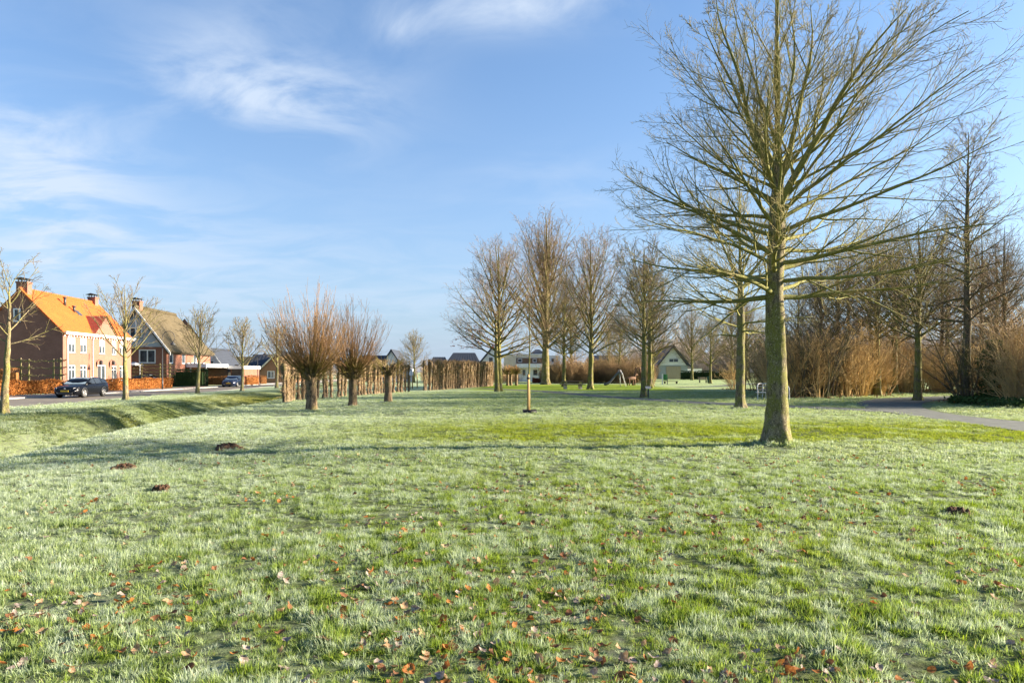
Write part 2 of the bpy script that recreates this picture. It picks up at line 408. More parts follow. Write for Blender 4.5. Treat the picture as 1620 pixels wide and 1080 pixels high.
def strip(name, left, right, ys, off, m, kind='structure', parent=None, sub=5):
    """sheet between two edge polylines (arrays of x,y), draped on the ground"""
    L_, R_ = np.asarray(left, float), np.asarray(right, float)
    t = np.linspace(0, 1, sub)[None, :, None]
    P = L_[:, None] * (1 - t) + R_[:, None] * t
    Z = gz(P[..., 0], P[..., 1]) + off
    V = np.concatenate([P, Z[..., None]], -1).reshape(-1, 3); n, k = P.shape[:2]
    i = np.arange(n - 1)[:, None] * k + np.arange(k - 1)[None]
    F = np.stack([i, i + 1, i + k + 1, i + k], -1).reshape(-1, 4)
    o = obj(name, np_mesh(name, V, [F], m, True), parent)
    if kind: o['kind'] = kind
    return o
def flat_strip(name, xl, xr, ys, z, m, kind='structure', th=0.0):
    mb = MB()
    for a, b in zip(ys[:-1], ys[1:]):
        x0, x1, x2, x3 = xl(a), xr(a), xr(b), xl(b)
        if th: mb.add([(x0, a, z - th), (x1, a, z - th), (x2, b, z - th), (x3, b, z - th), (x0, a, z), (x1, a, z), (x2, b, z), (x3, b, z)], [(4, 5, 6, 7), (0, 4, 7, 3), (1, 2, 6, 5), (0, 1, 5, 4)])
        else: mb.add([(x0, a, z), (x1, a, z), (x2, b, z), (x3, b, z)], [(0, 1, 2, 3)])
    o = mb.build(name, m); o['kind'] = kind; return o
yr = list(np.linspace(-10, 190, 41))
flat_strip('road', lambda y: float(road_far(y)) + 1.9, lambda y: float(road_near(y)) - .13, yr, -.150, M_asphalt_road)
flat_strip('kerb', lambda y: float(road_near(y)) - .13, lambda y: float(road_near(y)), yr, -.09, M_kerb, th=.1)
flat_strip('pavement', lambda y: float(road_far(y)) - .9, lambda y: float(road_far(y)) + 1.8, yr, -.07, M_paving, th=.12)
flat_strip('pavement_kerb', lambda y: float(road_far(y)) + 1.8, lambda y: float(road_far(y)) + 1.9, yr, -.066, M_kerb, th=.12)

def spline(pts, n=40):
    p = np.array(pts, float); t = np.arange(len(p)); tt = np.linspace(0, len(p) - 1, n); out = []
    for u in tt:
        i = min(int(u), len(p) - 2); f = u - i
        p0, p1, p2, p3 = p[max(i - 1, 0)], p[i], p[i + 1], p[min(i + 2, len(p) - 1)]
        out.append(.5 * ((2 * p1) + (-p0 + p2) * f + (2 * p0 - 5 * p1 + 4 * p2 - p3) * f * f + (-p0 + 3 * p1 - 3 * p2 + p3) * f ** 3))
    return np.array(out)
near_e = spline([(14.0, 8), (13.9, 14), (14.5, 19.5), (15.2, 25), (16.0, 30), (18.2, 36), (22.2, 42), (28, 46.5), (40, 52)])
far_e = spline([(18.2, 8), (18.0, 14), (17.6, 21), (17.3, 25.5), (18.2, 29.5), (20.4, 34), (24.0, 39), (29, 42.8), (41, 48)])
strip('footpath', near_e, far_e, None, .022, M_asphalt_path)
c = spline([(17.0, 28.5), (14.6, 32), (11.8, 35.6), (10.0, 38.2), (6.5, 46), (4.2, 54), (1.5, 62), (-3, 69)], 40)
w_ = np.linspace(1.9, 1.9, 40)[:, None] / 2; nn = np.gradient(c, axis=0); nn = nrm(np.stack([-nn[:, 1], nn[:, 0]], -1))
strip('narrow_path', c + nn * w_, c - nn * w_, None, .016, M_asphalt_path, sub=3)
PATHS = [(near_e, far_e), (c + nn * w_, c - nn * w_)]
c2 = spline([(18, 74), (25, 82), (31, 92), (38, 100), (60, 112)], 30); nn2 = np.gradient(c2, axis=0); nn2 = nrm(np.stack([-nn2[:, 1], nn2[:, 0]], -1))
w2 = np.linspace(.4, 2.2, 30)[:, None]
strip('far_path', c2 + nn2 * w2, c2 - nn2 * w2, None, .016, M_asphalt_path, sub=3)

# ------------------------------------------------------------------ trees
M_bark_big = bark('mossy_oak_bark', (.22, .185, .11), (.085, .068, .045), (.15, .15, .03), .55)
M_limb_big = bark('mossy_limb_bark', (.22, .195, .095), (.095, .082, .042), (.20, .205, .05), .8, 22)
M_twig_big = mat('olive_twig', (.32, .275, .11), (.19, .155, .065), 1.5, .85, .15, world=True)
M_bark_mid = bark('park_tree_bark', (.20, .165, .095), (.08, .065, .04), (.16, .16, .03), .6, 10)
M_twig_mid = mat('brown_twig', (.215, .165, .10), (.12, .09, .055), .6, .9, .1, world=True)
M_twig_red = mat('reddish_twig', (.25, .17, .105), (.15, .095, .06), .5, .9, .1, world=True)
M_bark_pop = bark('poplar_bark', (.25, .20, .11), (.10, .08, .045), (.15, .14, .03), .45, 8)
M_bark_dark = bark('alder_bark', (.15, .12, .08), (.055, .043, .03), (.11, .11, .03), .4, 10)
M_twig_alder = mat('alder_twig', (.25, .18, .11), (.15, .11, .07), .8, .9, .1, world=True)
M_bark_st = bark('street_tree_bark', (.22, .18, .11), (.11, .088, .055), (.17, .165, .04), .5, 12)
M_twig_st = mat('tan_twig', (.22, .16, .10), (.14, .10, .065), .9, .9, .1, world=True)
M_bark_wil = bark('willow_bark', (.22, .155, .09), (.07, .05, .034), (.12, .105, .04), .25, 9, bump=.9)
M_shoot = mat('willow_shoot', (.31, .175, .075), (.20, .12, .045), 1.2, .75, .25, world=True)
M_shoot_base = mat('willow_shoot_base', (.155, .13, .03), (.10, .075, .022), 2.0, .8, .2, world=True)
M_shrub = mat('golden_brown_twig', (.62, .45, .20), (.45, .30, .12), .35, .85, .15, world=True)
M_shrub2 = mat('dark_brown_twig', (.44, .30, .15), (.30, .20, .10), .5, .85, .15, world=True)
M_conegrey = mat('catkin', (.09, .06, .04), (.05, .035, .025), 3, .9)

def rand_perp(T, az):
    ref = np.where(np.abs(T[..., 2:3]) > .9, np.array([1., 0, 0]), np.array([0, 0, 1.]))
    A = nrm(np.cross(T, ref)); B = np.cross(T, A)
    return np.cos(az)[..., None] * A + np.sin(az)[..., None] * B

def march(S, D, L, K, up, wob, rng, droop=0.0):
    """S,D (N,3), L (N,) -> (N,K,3)"""
    N = len(S); P = np.empty((N, K, 3)); P[:, 0] = S; d = nrm(D)
    for k in range(1, K):
        d = d + rng.normal(0, wob, (N, 3)); d[:, 2] += up - droop * (1 - k / K)
        d = nrm(d); P[:, k] = P[:, k - 1] + d * (L / (K - 1))[:, None]
    return P

def grow(P, RR, n, rng, t=(.2, .97), ang=(32, 58), ln=.5, lp=.5, up=.06, wob=.09, K=5, rs=.55, rmin=.004, flat=0.0):
    N, KP = P.shape[:2]
    L0 = np.linalg.norm(np.diff(P, axis=1), axis=2).sum(1)
    tt = (np.arange(n)[None] + rng.random((N, n))) / n * (t[1] - t[0]) + t[0]
    u = tt * (KP - 1); i = np.clip(u.astype(int), 0, KP - 2); f = (u - i)[..., None]; r = np.arange(N)[:, None]
    S = P[r, i] * (1 - f) + P[r, i + 1] * f; T = nrm(P[r, i + 1] - P[r, i])
    Rp = RR[r, i] * (1 - f[..., 0]) + RR[r, i + 1] * f[..., 0]
    a = np.radians(rng.uniform(*ang, (N, n)))
    az = rng.random((N, 1)) * 6.283 + np.arange(n)[None] * 2.4 + rng.normal(0, .5, (N, n))
    Q = rand_perp(T, az)
    if flat: Q[..., 2] *= (1 - flat); Q = nrm(Q)
    D = np.cos(a)[..., None] * T + np.sin(a)[..., None] * Q
    L = L0[:, None] * ln * (1 - lp * tt) * rng.uniform(.65, 1.25, (N, n))
    C = march(S.reshape(-1, 3), D.reshape(-1, 3), L.ravel(), K, up, wob, rng)
    r0 = np.maximum(Rp * rs, rmin).ravel()
    CR = np.maximum(r0[:, None] * np.linspace(1, .35, K)[None], rmin * .75)
    return C, CR

def trunk_line(H, r0, rng, lean=(0, 0), wob=.03, K=22, flare=1.45, top=.12, pw=.85, brk=0.0):
    wob = wob * (22 / 64) ** .5; K = 64
    t = np.linspace(0, 1, K) ** 1.15
    P = np.zeros((K, 3)); P[:, 2] = t * H
    off = np.cumsum(rng.normal(0, wob, (K, 2)), 0) * (H / 12) ** .5 * .5
    off -= off[0]; off *= sstep(0, .3, t)[:, None]
    P[:, :2] = off + np.array(lean)[None] * (t * H)[:, None]
    r = r0 * (top + (1 - top) * (1 - t) ** pw)
    r = r * (1 - brk * sstep(.46, .64, t)); r = r * (1 + (flare - 1) * np.exp(-P[:, 2] / (r0 * .95)))
    P[0, 2] = -.15
    return P, r

def limbs_from(P, r, rng, n, t0, t1, lenf, elf, rs=.5, K=9, up=.05, wob=.05, rmin=.01, azbias=None, rmax=1.0, droop=0.0):
    H = P[-1, 2]; tt = t0 + (t1 - t0) * (np.arange(n) + rng.random(n) * .8) / n
    z = tt * H; S = np.stack([np.interp(z, P[:, 2], P[:, k]) for k in range(3)], -1); Rp = np.interp(z, P[:, 2], r)
    az = np.arange(n) * 2.399 + rng.normal(0, .35, n); rel = (tt - t0) / (t1 - t0)
    el = np.radians(elf(rel) + rng.normal(0, 5, n)); L = lenf(rel) * rng.uniform(.82, 1.15, n)
    if azbias is not None: L = L * azbias(az)
    D = np.stack([np.cos(el) * np.cos(az), np.cos(el) * np.sin(az), np.sin(el)], -1)
    C = march(S, D, L, K, up, wob, rng, droop)
    r0 = np.minimum(np.maximum(Rp * rs * rng.uniform(.75, 1.1, n), rmin), rmax)
    CR = r0[:, None] * (np.linspace(1, .14, K)[None])
    return C, np.maximum(CR, rmin * .6)

def knotty(V, rng, amp, f=3.0):
    ph = rng.random(6) * 6.28
    d = np.sin(V[:, 2] * f + ph[0] + 2 * np.sin(V[:, 0] * 9 + ph[1])) * .5 + np.sin(V[:, 2] * f * 2.7 + np.arctan2(V[:, 1], V[:, 0]) * 3 + ph[2]) * .5
    V = V.copy(); s = 1 + amp * d * (V[:, 2] < 6); V[:, 0] *= s; V[:, 1] *= s; return V

def tree_meshes(name, trunk, crown, mats_t, mats_c):
    P_, r_ = trunk; zs = np.concatenate([np.linspace(P_[0, 2], 3.0, 46), np.linspace(3.15, P_[-1, 2], 30)]); fine = np.stack([np.interp(zs, P_[:, 2], P_[:, k]) for k in range(3)], -1)
    Vs, F = tubes(fine[None], np.interp(zs, P_[:, 2], r_)[None], 24)
    rg = np.random.default_rng(len(name)); nz_ = rg.normal(size=(76, 24)); nz_ = nz_ + np.roll(nz_, 1, 0) * .9 + np.roll(nz_, 2, 0) * .6
    nrm_ = np.stack([np.interp(Vs[:, 2], zs, fine[:, 0]), np.interp(Vs[:, 2], zs, fine[:, 1])], -1); dxy = Vs[:, :2] - nrm_; Vs[:, :2] += dxy * (nz_.ravel() * .020 + .05 * np.sin(Vs[:, 2] * 3.3 + 1.7 * np.arctan2(dxy[:, 1], dxy[:, 0])) * .6)[:, None]
    # root flare lobes
    a = np.arctan2(Vs[:, 1], Vs[:, 0]); k = np.exp(-np.maximum(Vs[:, 2], 0) / .28)
    s = 1 + .24 * k * np.sin(a * 5 + 1.0) + .03 * np.sin(a * 3 + Vs[:, 2] * 2.1)
    cx = np.interp(Vs[:, 2], trunk[0][:, 2], trunk[0][:, 0]); cy = np.interp(Vs[:, 2], trunk[0][:, 2], trunk[0][:, 1])
    Vs[:, 0] = cx + (Vs[:, 0] - cx) * s; Vs[:, 1] = cy + (Vs[:, 1] - cy) * s
    return np_mesh(name + '_trunk', Vs, [F], mats_t, True), tube_mesh(name + '_crown', crown, mats_c)

def place_tree(name, me, label, loc, rz=0, scale=1.0, cat='tree', group=None, crown_name='crown'):
    t = thing(name, label, cat, loc, rz, group); t.scale = scale if hasattr(scale, '__len__') else (scale,) * 3
    obj('trunk', me[0], t); obj(crown_name, me[1], t); return t

def oak(seed, H, r0, nl, leader_n, t0, lenlo, rmin, big=True, mats=None, subn=(13, 9, 5), K1=11, azb=None):
    """spreading park oak: trunk that breaks into leaders, long level lower limbs"""
    rng = np.random.default_rng(seed)
    P, r = trunk_line(H, r0, rng, wob=.03, K=26, flare=1.6, top=.04, pw=.62, brk=.55)
    C, CR = limbs_from(P, r, rng, nl, t0, .62, lambda q: lenlo * (1.0 + .12 * np.sin(q * 2.9)), lambda q: 3 + 50 * q, .32, K1, .028, .07, .016, azb, .070, droop=.035)
    # leaders
    zz0 = np.linspace(H * .48, H * .60, leader_n); S = np.array([[np.interp(z_, P[:, 2], P[:, k]) for k in range(3)] for z_ in zz0])
    az = rng.random() * 6.28 + np.arange(leader_n) * 2.4; el = np.radians(np.linspace(50, 76, leader_n) + rng.normal(0, 4, leader_n))
    D = np.stack([np.cos(el) * np.cos(az), np.cos(el) * np.sin(az), np.sin(el)], -1)
    Ld = march(S, D, np.linspace(.40, .38, leader_n) * H, 13, .03, .06, rng); LR = np.interp(S[:, 2], P[:, 2], r)[:, None] * .58 * np.linspace(1, .10, 13)[None]
    C2, CR2 = grow(Ld, LR, 8, rng, (.12, .95), (24, 46), .42, .45, .04, .07, 9, .5, rmin * 1.8)
    s1 = []; 
    a, ar = grow(C, CR, subn[0], rng, (.14, .97), (18, 44), .52, .5, .04, .06, 8, .52, rmin * 1.8, .2)
    b, br = grow(C2, CR2, max(5, subn[0] - 4), rng, (.15, .97), (18, 44), .48, .5, .045, .07, 8, .52, rmin * 1.5)
    lv2 = np.concatenate([a, b]); lv2r = np.concatenate([ar, br])
    c_, cr = grow(lv2, lv2r, subn[1], rng, (.15, .98), (22, 50), .45, .45, .05, .09, 5, .5, rmin)
    c_ = c_; d_, dr = grow(c_, cr, subn[2], rng, (.25, 1.0), (22, 55), .55, .35, .05, .11, 4, .7, rmin * .75)
    crown = [(C, CR, 8, 0), (Ld, LR, 9, 0), (C2, CR2, 6, 0), (lv2, lv2r, 4, 0), (c_, cr, 3, 1), (d_, dr, 3, 1)]
    return tree_meshes('oak%d' % seed, (P, r), crown, mats[0], mats[1:])

oakmats = [M_bark_big, M_limb_big, M_twig_big]
bx, by = at(1229, 703)
big = oak(5, 11.4, .25, 44, 8, .295, 3.65, .0040, True, oakmats, (10, 8, 4), 13, lambda az: 1.0 + .15 * np.cos(az))
place_tree('park_oak', big, 'large mossy bare tree with a broad crown filling the upper right, nearest in the lawn', (bx, by, 0), 0)
t2 = oak(11, 11.0, .21, 26, 5, .30, 3.3, .0055, True, oakmats, (8, 6, 3), 10)
place_tree('park_oak', t2, 'smaller bare tree standing just behind the largest tree on its left', (*at(1171, 647), 0), 2.1)

def round_tree(seed, H, r0, nl, t0, lenmax, mats, rmin=.009, el=(20, 68), subn=(10, 8, 4), prof=None, up=.05, fork=0, lean=(0, 0), K1=9, droop=0.0, top=.08, t1=.74, hfrac=.86):
    rng = np.random.default_rng(seed)
    P, r = trunk_line(H * hfrac, r0, rng, lean, wob=.04, K=20, top=top * .6)
    prof = prof or (lambda q: .92 + .28 * np.sin(np.pi * q) - .12 * q)
    C, CR = limbs_from(P, r, rng, nl, t0, t1, lambda q: lenmax * prof(q), lambda q: el[0] + (el[1] - el[0]) * q, .45, K1, up, .06, rmin * 2.5, None, r0 * .45, droop)
    a, ar = grow(C, CR, subn[0], rng, (.12, .97), (25, 50), .45, .5, up, .08, 6, .5, rmin * 1.4)
    b, br = grow(a, ar, subn[1], rng, (.12, .98), (25, 52), .45, .4, up, .1, 4, .55, rmin)
    cr = [(C, CR, 6, 0), (a, ar, 4, 0), (b, br, 3, 1)]
    if subn[2]:
        d, dr = grow(b, br, subn[2], rng, (.25, 1), (25, 55), .5, .4, up, .12, 3, .7, rmin * .8); cr.append((d, dr, 3, 1))
    return tree_meshes('tree%d' % seed, (P, r), cr, mats[0], mats[1:])

M_red = leafy('withered_red_leaf', (.20, .05, .03), (.14, .04, .03), (.26, .09, .04), .3)
def leaf_cloud(name, centers, size, m, rng, parent=None, droop=.5):
    N = len(centers); a = rng.normal(size=(N, 3)); a[:, 2] *= .6; a = nrm(a); b = nrm(np.cross(a, rng.normal(size=(N, 3))))
    s = size * rng.uniform(.6, 1.3, (N, 1))
    V = np.stack([centers - a * s, centers - b * s * .45 + a * s * .1, centers + a * s, centers + b * s * .45 + a * s * .1], 1).reshape(-1, 3)
    F = np.arange(N * 4).reshape(N, 4)
    return np_mesh(name, V, [F], m)

mid_m = [M_bark_mid, M_bark_mid, M_twig_mid]; red_m = [M_bark_mid, M_bark_mid, M_twig_red]
ma = round_tree(21, 14.2, .26, 52, .22, 4.9, red_m, .0072, (14, 76), (9, 7, 3), droop=.03)
mb_ = round_tree(22, 15.8, .25, 46, .22, 5.0, red_m, .008, (30, 76), (9, 7, 3))
mc = round_tree(23, 12.5, .23, 40, .27, 4.4, mid_m, .008, (16, 70), (9, 7, 3))
md = round_tree(24, 24.0, .42, 46, .18, 5.2, [M_bark_pop, M_bark_pop, M_twig_red], .0105, (44, 80), (9, 7, 2), prof=lambda q: 1.55 + .35 * np.sin(np.pi * q) - .25 * q, t1=.62, hfrac=.80)
me_ = round_tree(25, 11.0, .21, 30, .25, 3.6, mid_m, .011, (22, 72), (9, 7, 2))

p = at(790, 619.5); t = place_tree('park_tree', ma, 'reddish bare tree with twin trunks at the right end of the willow hedge', (*p, 0), .6, 1.0)
rng = np.random.default_rng(3)
P2, r2 = trunk_line(6.5, .22, rng, (-.015, .01), .03, 12, top=.3)
V, F = tubes(P2[None], r2[None], 12); obj('second_trunk', np_mesh('second_trunk', V + np.array([-.42, -.3, 0]), [F], M_bark_mid, True), t)
ct = np.stack([rng.uniform(-4.2, -1.2, 160), rng.uniform(-2.0, 2.0, 160), rng.uniform(3.6, 5.6, 160)], -1)
obj('withered_leaves', leaf_cloud('withered_leaves', ct, .10, M_red, rng), t)['kind'] = 'stuff'
place_tree('poplar_tree', md, 'tallest pale-barked tree rising behind the row of park trees', (*at(863, 608), 0), 1.0, (1.25, 1.25, 1.2))
place_tree('park_tree', mc, 'dark-trunked bare tree right behind the picnic table', (*at(892, 611.5), 0), 2.2, (1.0, 1.0, 1.14))
place_tree('park_tree', mb_, 'reddish bare tree standing right of the picnic table', (*at(934, 615.5), 0), .3, 1.08)
place_tree('park_tree', round_tree(27, 11.4, .20, 34, .32, 3.6, mid_m, .008, (20, 72), (10, 7, 3)), 'slim grey-barked tree beside the small sign post', (*at(1018, 629), 0), 1.2)
place_tree('park_tree', me_, 'mossy sunlit tree just behind the slim grey tree by the sign post', (*at(1028, 613.5), 0), .5, 1.32)
place_tree('park_tree', mb_, 'dark bare tree half hidden behind the sign post pair of trees', (*at(1032.5, 611), 0), 2.0, .72)
far_l = [(963, 128, 1.15, 'thin far tree above the dark barn roof left of the slide'), (980, 120, 1.05, 'thin far tree directly behind the slide'),
         (1095, 141, 1.25, 'bare tree right of the white gabled barn'), (1124, 100, .98, 'bare tree beside the green litter bin'),
         (1158, 150, 1.45, 'far bare tree left of the smaller park tree trunk'), (1181, 146, 1.45, 'far bare tree in front of the end of the dark green hedge'),
         (904, 118, 1.35, 'pale far trunk between the picnic table trees')]
for i, (px, d, s, lb) in enumerate(far_l):
    place_tree('park_tree', (me_, mc, mb_)[i % 3], lb, (atd(px, d), d, 0), i * 1.3, s * (.86 if i % 3 == 2 else 1.0))
place_tree('young_tree', me_, 'small bare tree in the gap between the two willow hedges', (atd(655, 108), 108, 0), .4, .82)

# woodland on the right
al_m = [M_bark_dark, M_bark_dark, M_twig_alder]
w1 = round_tree(31, 14.8, .24, 60, .28, 3.3, al_m, .0056, (-2, 60), (9, 6, 3), prof=lambda q: 1.05 - .62 * q, up=.035, t1=.97, hfrac=1.0)
w2_ = round_tree(32, 12.8, .24, 40, .33, 4.4, [M_bark_mid, M_bark_mid, M_twig_alder], .006, (18, 66), (9, 6, 3))
w3 = round_tree(33, 12.4, .17, 40, .25, 3.2, al_m, .0055, (10, 65), (8, 6, 3))
wood = [(1527, 37.5, w1, 1.0, 0, 'tall straight dark alder trunk towering near the right edge'),
        (1452, 40.5, w2_, .96, 1.0, 'leaning dark tree where the footpath disappears into the woodland'),
        (1388, 48, w2_, 1.05, 2.4, 'forked dark tree in the middle of the brown thicket'),
        (1300, 47, w3, .95, .8, 'mossy forked tree at the left end of the brown thicket'),
        (1590, 44, w3, 1.05, 1.7, 'slender trunk right of the tall dark alder'),
        (1553, 50, w3, 1.15, 2.9, 'thin pale trunk just right of the tall alder'),
        (1340, 62, w1, .85, .4, 'far woodland tree between the mossy and the forked tree'),
        (1420, 64, w3, 1.2, 3.3, 'far woodland tree between the forked and the leaning tree'),
        (1490, 58, w1, .92, 2.0, 'far woodland tree between the leaning tree and the alder'),
        (1262, 60, w3, 1.0, 4.0, 'woodland tree directly right of the big trunk'),
        (1375, 80, w1, 1.0, 1.1, 'farthest woodland crown behind the forked tree'),
        (1325, 54, w2_, 1.0, 1.9, 'tangled woodland tree just right of the mossy forked tree'),
        (1415, 53, w2_, 1.02, 5.2, 'tangled woodland tree just left of the leaning tree'),
        (1575, 56, w2_, 1.05, .6, 'tangled woodland tree right behind the ivy-clad bush'),
        (1500, 66, w2_, 1.1, 3.0, 'tangled woodland tree just left of the tall alder'),
        (1300, 95, w1, 1.05, 5.5, 'far woodland tree behind the mossy forked tree')]
for (px, d, m_, s, rz, lb) in wood:
    place_tree('woodland_tree', m_, lb, (atd(px, d), d, 0), rz, s)

# street trees along the ditch
st = [M_bark_st, M_bark_st, M_twig_st]
vase = lambda q: .95 - .35 * q
s1 = round_tree(41, 7.6, .13, 17, .34, 3.1, st, .0075, (38, 72), (7, 5, 0), vase, .05, top=.03, hfrac=.74)
s2 = round_tree(42, 8.2, .135, 20, .33, 3.4, st, .0085, (42, 74), (8, 5, 0), vase, .05, lean=(.05, 0), top=.03, hfrac=.74)
s3 = round_tree(43, 7.8, .13, 20, .30, 3.2, st, .010, (42, 74), (8, 5, 0), vase, .05, top=.03, hfrac=.74)
s0 = round_tree(44, 5.6, .125, 13, .48, 1.9, st, .006, (15, 66), (7, 5, 0), lambda q: 1 - .3 * q, .02, lean=(.035, 0), top=.03, t1=.96, hfrac=.8)
def zat(px, d): 
    x = atd(px, d); return (x, d, gzf(x, d))
ST = [(6, 655, -.1, s0, 1.3, 0, 'mossy sparse street tree at the left edge beside the ditch'), (199, 634, -.1, s1, 1.28, 1.2, 'street tree with pale trunk right of the parked black car'),
      (312, 624, -.1, s2, 1.12, 0, 'leaning mossy street tree in front of the dark green hedge'), (383, 618, -.1, s3, 1.15, 2.4, 'street tree in front of the dark blue car'),
      (438, 613.5, -.1, s3, 1.25, 4.6, 'last street tree, in front of the brick gabled house')]
for (px, py, z, m_, s, rz, lb) in ST:
    x, y = at(px, py, z); place_tree('street_tree', m_, lb, (x, y, gzf(x, y)), rz, s, group='bare street trees between ditch and road')

# pollard willows
def willow(seed, h, r0, nsh, Lsh, sub, rmin):
    rng = np.random.default_rng(seed)
    t_ = np.linspace(0, 1, 14); P = np.zeros((14, 3)); P[:, 2] = t_ * h; P[0, 2] = -.12
    r = r0 * (1 + .35 * np.exp(-P[:, 2] / .25) + .45 * sstep(.72, .95, t_)); r[-1] *= .55
    V, F = tubes(P[None], r[None], 18); V = knotty(V, rng, .07, 5)
    a = np.arctan2(V[:, 1], V[:, 0]); k = 1 + .13 * np.sin(a * 4 + seed) * sstep(.55, .95, V[:, 2] / h) + .05 * np.sin(a * 7 + V[:, 2] * 4)
    V[:, 0] *= k; V[:, 1] *= k
    # knobbly head
    kn = MB()
    n = len(V); cap = np.arange(n - 18, n)
    tm = np_mesh('willow_trunk%d' % seed, V, [F, np.stack([np.full(16, cap[0]), cap[1:-1], cap[2:]], -1)], M_bark_wil, True)
    az = rng.random(nsh) * 6.283; q = rng.random(nsh) ** .65; el = np.radians(87 - 68 * q)
    S = np.stack([np.cos(az) * r0 * 1.2 * q, np.sin(az) * r0 * 1.2 * q, h - .02 - .28 * q * rng.random(nsh)], -1)
    D = np.stack([np.cos(el) * np.cos(az), np.cos(el) * np.sin(az), np.sin(el)], -1)
    L = Lsh * rng.uniform(.55, 1.1, nsh) * (1 - .25 * q)
    K = 9; C = march(S, D, L, K, .15, .035, rng); CR = np.maximum(rng.uniform(.010, .021, nsh)[:, None] * np.linspace(1, .2, K)[None], rmin)
    ba, bar = C[:, :4], CR[:, :4]; up_, upr = C[:, 3:], CR[:, 3:]
    tw, twr = grow(C, CR, sub, rng, (.1, .9), (20, 45), .36, .6, .09, .06, 4, .6, rmin * .85)
    # fringe of fine suckers low on the head
    ns = 160; az = rng.random(ns) * 6.283; el = np.radians(rng.uniform(-25, 50, ns))
    S = np.stack([np.cos(az) * r0 * 1.25, np.sin(az) * r0 * 1.25, h - rng.random(ns) * .4], -1); D = np.stack([np.cos(el) * np.cos(az), np.cos(el) * np.sin(az), np.sin(el)], -1)
    su = march(S, D, rng.uniform(.4, 1.1, ns), 4, .12, .1, rng); sur = np.full((ns, 4), rmin)
    knobs = march(S[:40], D[:40] * .5 + np.array([0, 0, .4]), np.full(40, .28), 3, .1, .1, rng); kr = np.tile(np.array([.07, .075, .03]), (40, 1))
    return tm, tube_mesh('willow_crown%d' % seed, [(ba, bar, 4, 1), (up_, upr, 3, 0), (tw, twr, 3, 0), (su, sur, 3, 1), (knobs, kr, 6, 2)], [M_shoot, M_shoot_base, M_bark_wil])
wa = willow(51, 1.75, .215, 190, 3.9, 9, .0062); wb = willow(52, 1.75, .19, 150, 3.8, 8, .0066); wc = willow(53, 1.95, .19, 30, .22, 2, .008)
place_tree('pollard_willow', wa, 'nearest pollard willow with the widest fan of long shoots', (*at(493, 650), 0), .3, group='pollard willows on the lawn')
place_tree('pollard_willow', wb, 'middle pollard willow with long upright shoots', (*at(558, 643), 0), 2, group='pollard willows on the lawn')
place_tree('pollard_willow', wc, 'freshly cut pollard willow stump with a bare knobbly head', (*at(614, 637), 0), 1, group='pollard willows on the lawn')
wd = willow(54, 1.9, .16, 70, .9, 5, .011)
for px, d, lb in ((803, 84, 'short pollard willow touching the twin-trunked tree'), (808, 86, 'short bushy pollard willow in the middle of the three far ones'), (817, 85, 'right one of the three short far pollard willows')):
    place_tree('pollard_willow', wd, lb, (atd(px, d), d, 0), d, (1, 1, .95), group='short pollard willows near the white villa')

# living willow hedges: rows of close pollarded stems
def stem_meshes():
    out = []
    for k in range(6):
        rng = np.random.default_rng(70 + k); h = 2.55
        n = 16; z = np.linspace(0, h, n); r = .085 + .025 * np.sin(z * 4.2 + k) + .02 * rng.random(n); r[0] *= 1.7; r[1] *= 1.25; r[-5:] *= np.array([1.2, 1.5, 1.75, 1.6, 1.0])
        P = np.stack([np.cumsum(rng.normal(0, .012, n)), np.cumsum(rng.normal(0, .012, n)), z], -1); P[0, 2] = -.1
        V, F = tubes(P[None], r[None], 9); V = V + rng.normal(0, .012, V.shape)
        az = rng.random(34) * 6.283; zz = np.where(rng.random(34) < .6, rng.uniform(1.9, 2.5, 34), rng.uniform(.3, 1.9, 34))
        S = np.stack([np.cos(az) * .05, np.sin(az) * .05, zz], -1); D = np.stack([np.cos(az), np.sin(az), rng.uniform(-.1, 1.2, 34)], -1)
        C = march(S, D, rng.uniform(.12, .42, 34), 4, .1, .15, rng); CR = np.tile(np.array([.022, .018, .013, .009]), (34, 1))
        V2, F2 = tubes(C, CR, 4)
        out.append(np_mesh('hedge_stem%d' % k, np.concatenate([V, V2]), [np.concatenate([F, F2 + len(V)])], M_bark_wil, True))
    return out
stems = stem_meshes()
def willow_hedge(pts, spacing, label, hs, seed, brush):
    rng = np.random.default_rng(seed); q = spline(pts, 200); s = np.concatenate([[0], np.cumsum(np.linalg.norm(np.diff(q, axis=0), axis=1))])
    root = thing('willow_hedge', label, 'hedge', (*q[0], 0)); n = int(s[-1] / spacing); pp = []
    for i in range(n):
        u = (i + rng.uniform(-.25, .25)) * spacing; x = np.interp(u, s, q[:, 0]) + rng.normal(0, .06); y = np.interp(u, s, q[:, 1]) + rng.normal(0, .06)
        sc = rng.uniform(.85, 1.25); obj('stem', stems[rng.integers(6)], root, (x - q[0, 0], y - q[0, 1], 0), (rng.normal(0, .03), rng.normal(0, .03), rng.random() * 6.28), (sc, sc, hs * rng.uniform(.84, 1.07)))
        pp.append((x - q[0, 0], y - q[0, 1]))
    pp = np.array(pp); m = int(brush * n); i = rng.integers(0, n, m)
    S = np.concatenate([pp[i] + rng.normal(0, .10, (m, 2)), (2.5 * hs * (1 - rng.random(m) ** 1.6 * .95))[:, None]], -1)
    D = rng.normal(size=(m, 3)); D[:, 2] = np.abs(D[:, 2]) * 1.2 + .3
    C = march(S, D, rng.uniform(.2, .55, m), 4, .1, .2, rng); C[..., 2] = np.minimum(C[..., 2], (2.62 + .12 * rng.normal(size=(m, 1))) * hs)
    o = obj('twigs', tube_mesh('hedge_twigs', [(C, np.full(C.shape[:2], .008), 3, 0)], [M_shrub2]), root); o['kind'] = 'stuff'
    # suckers at the foot
    return root
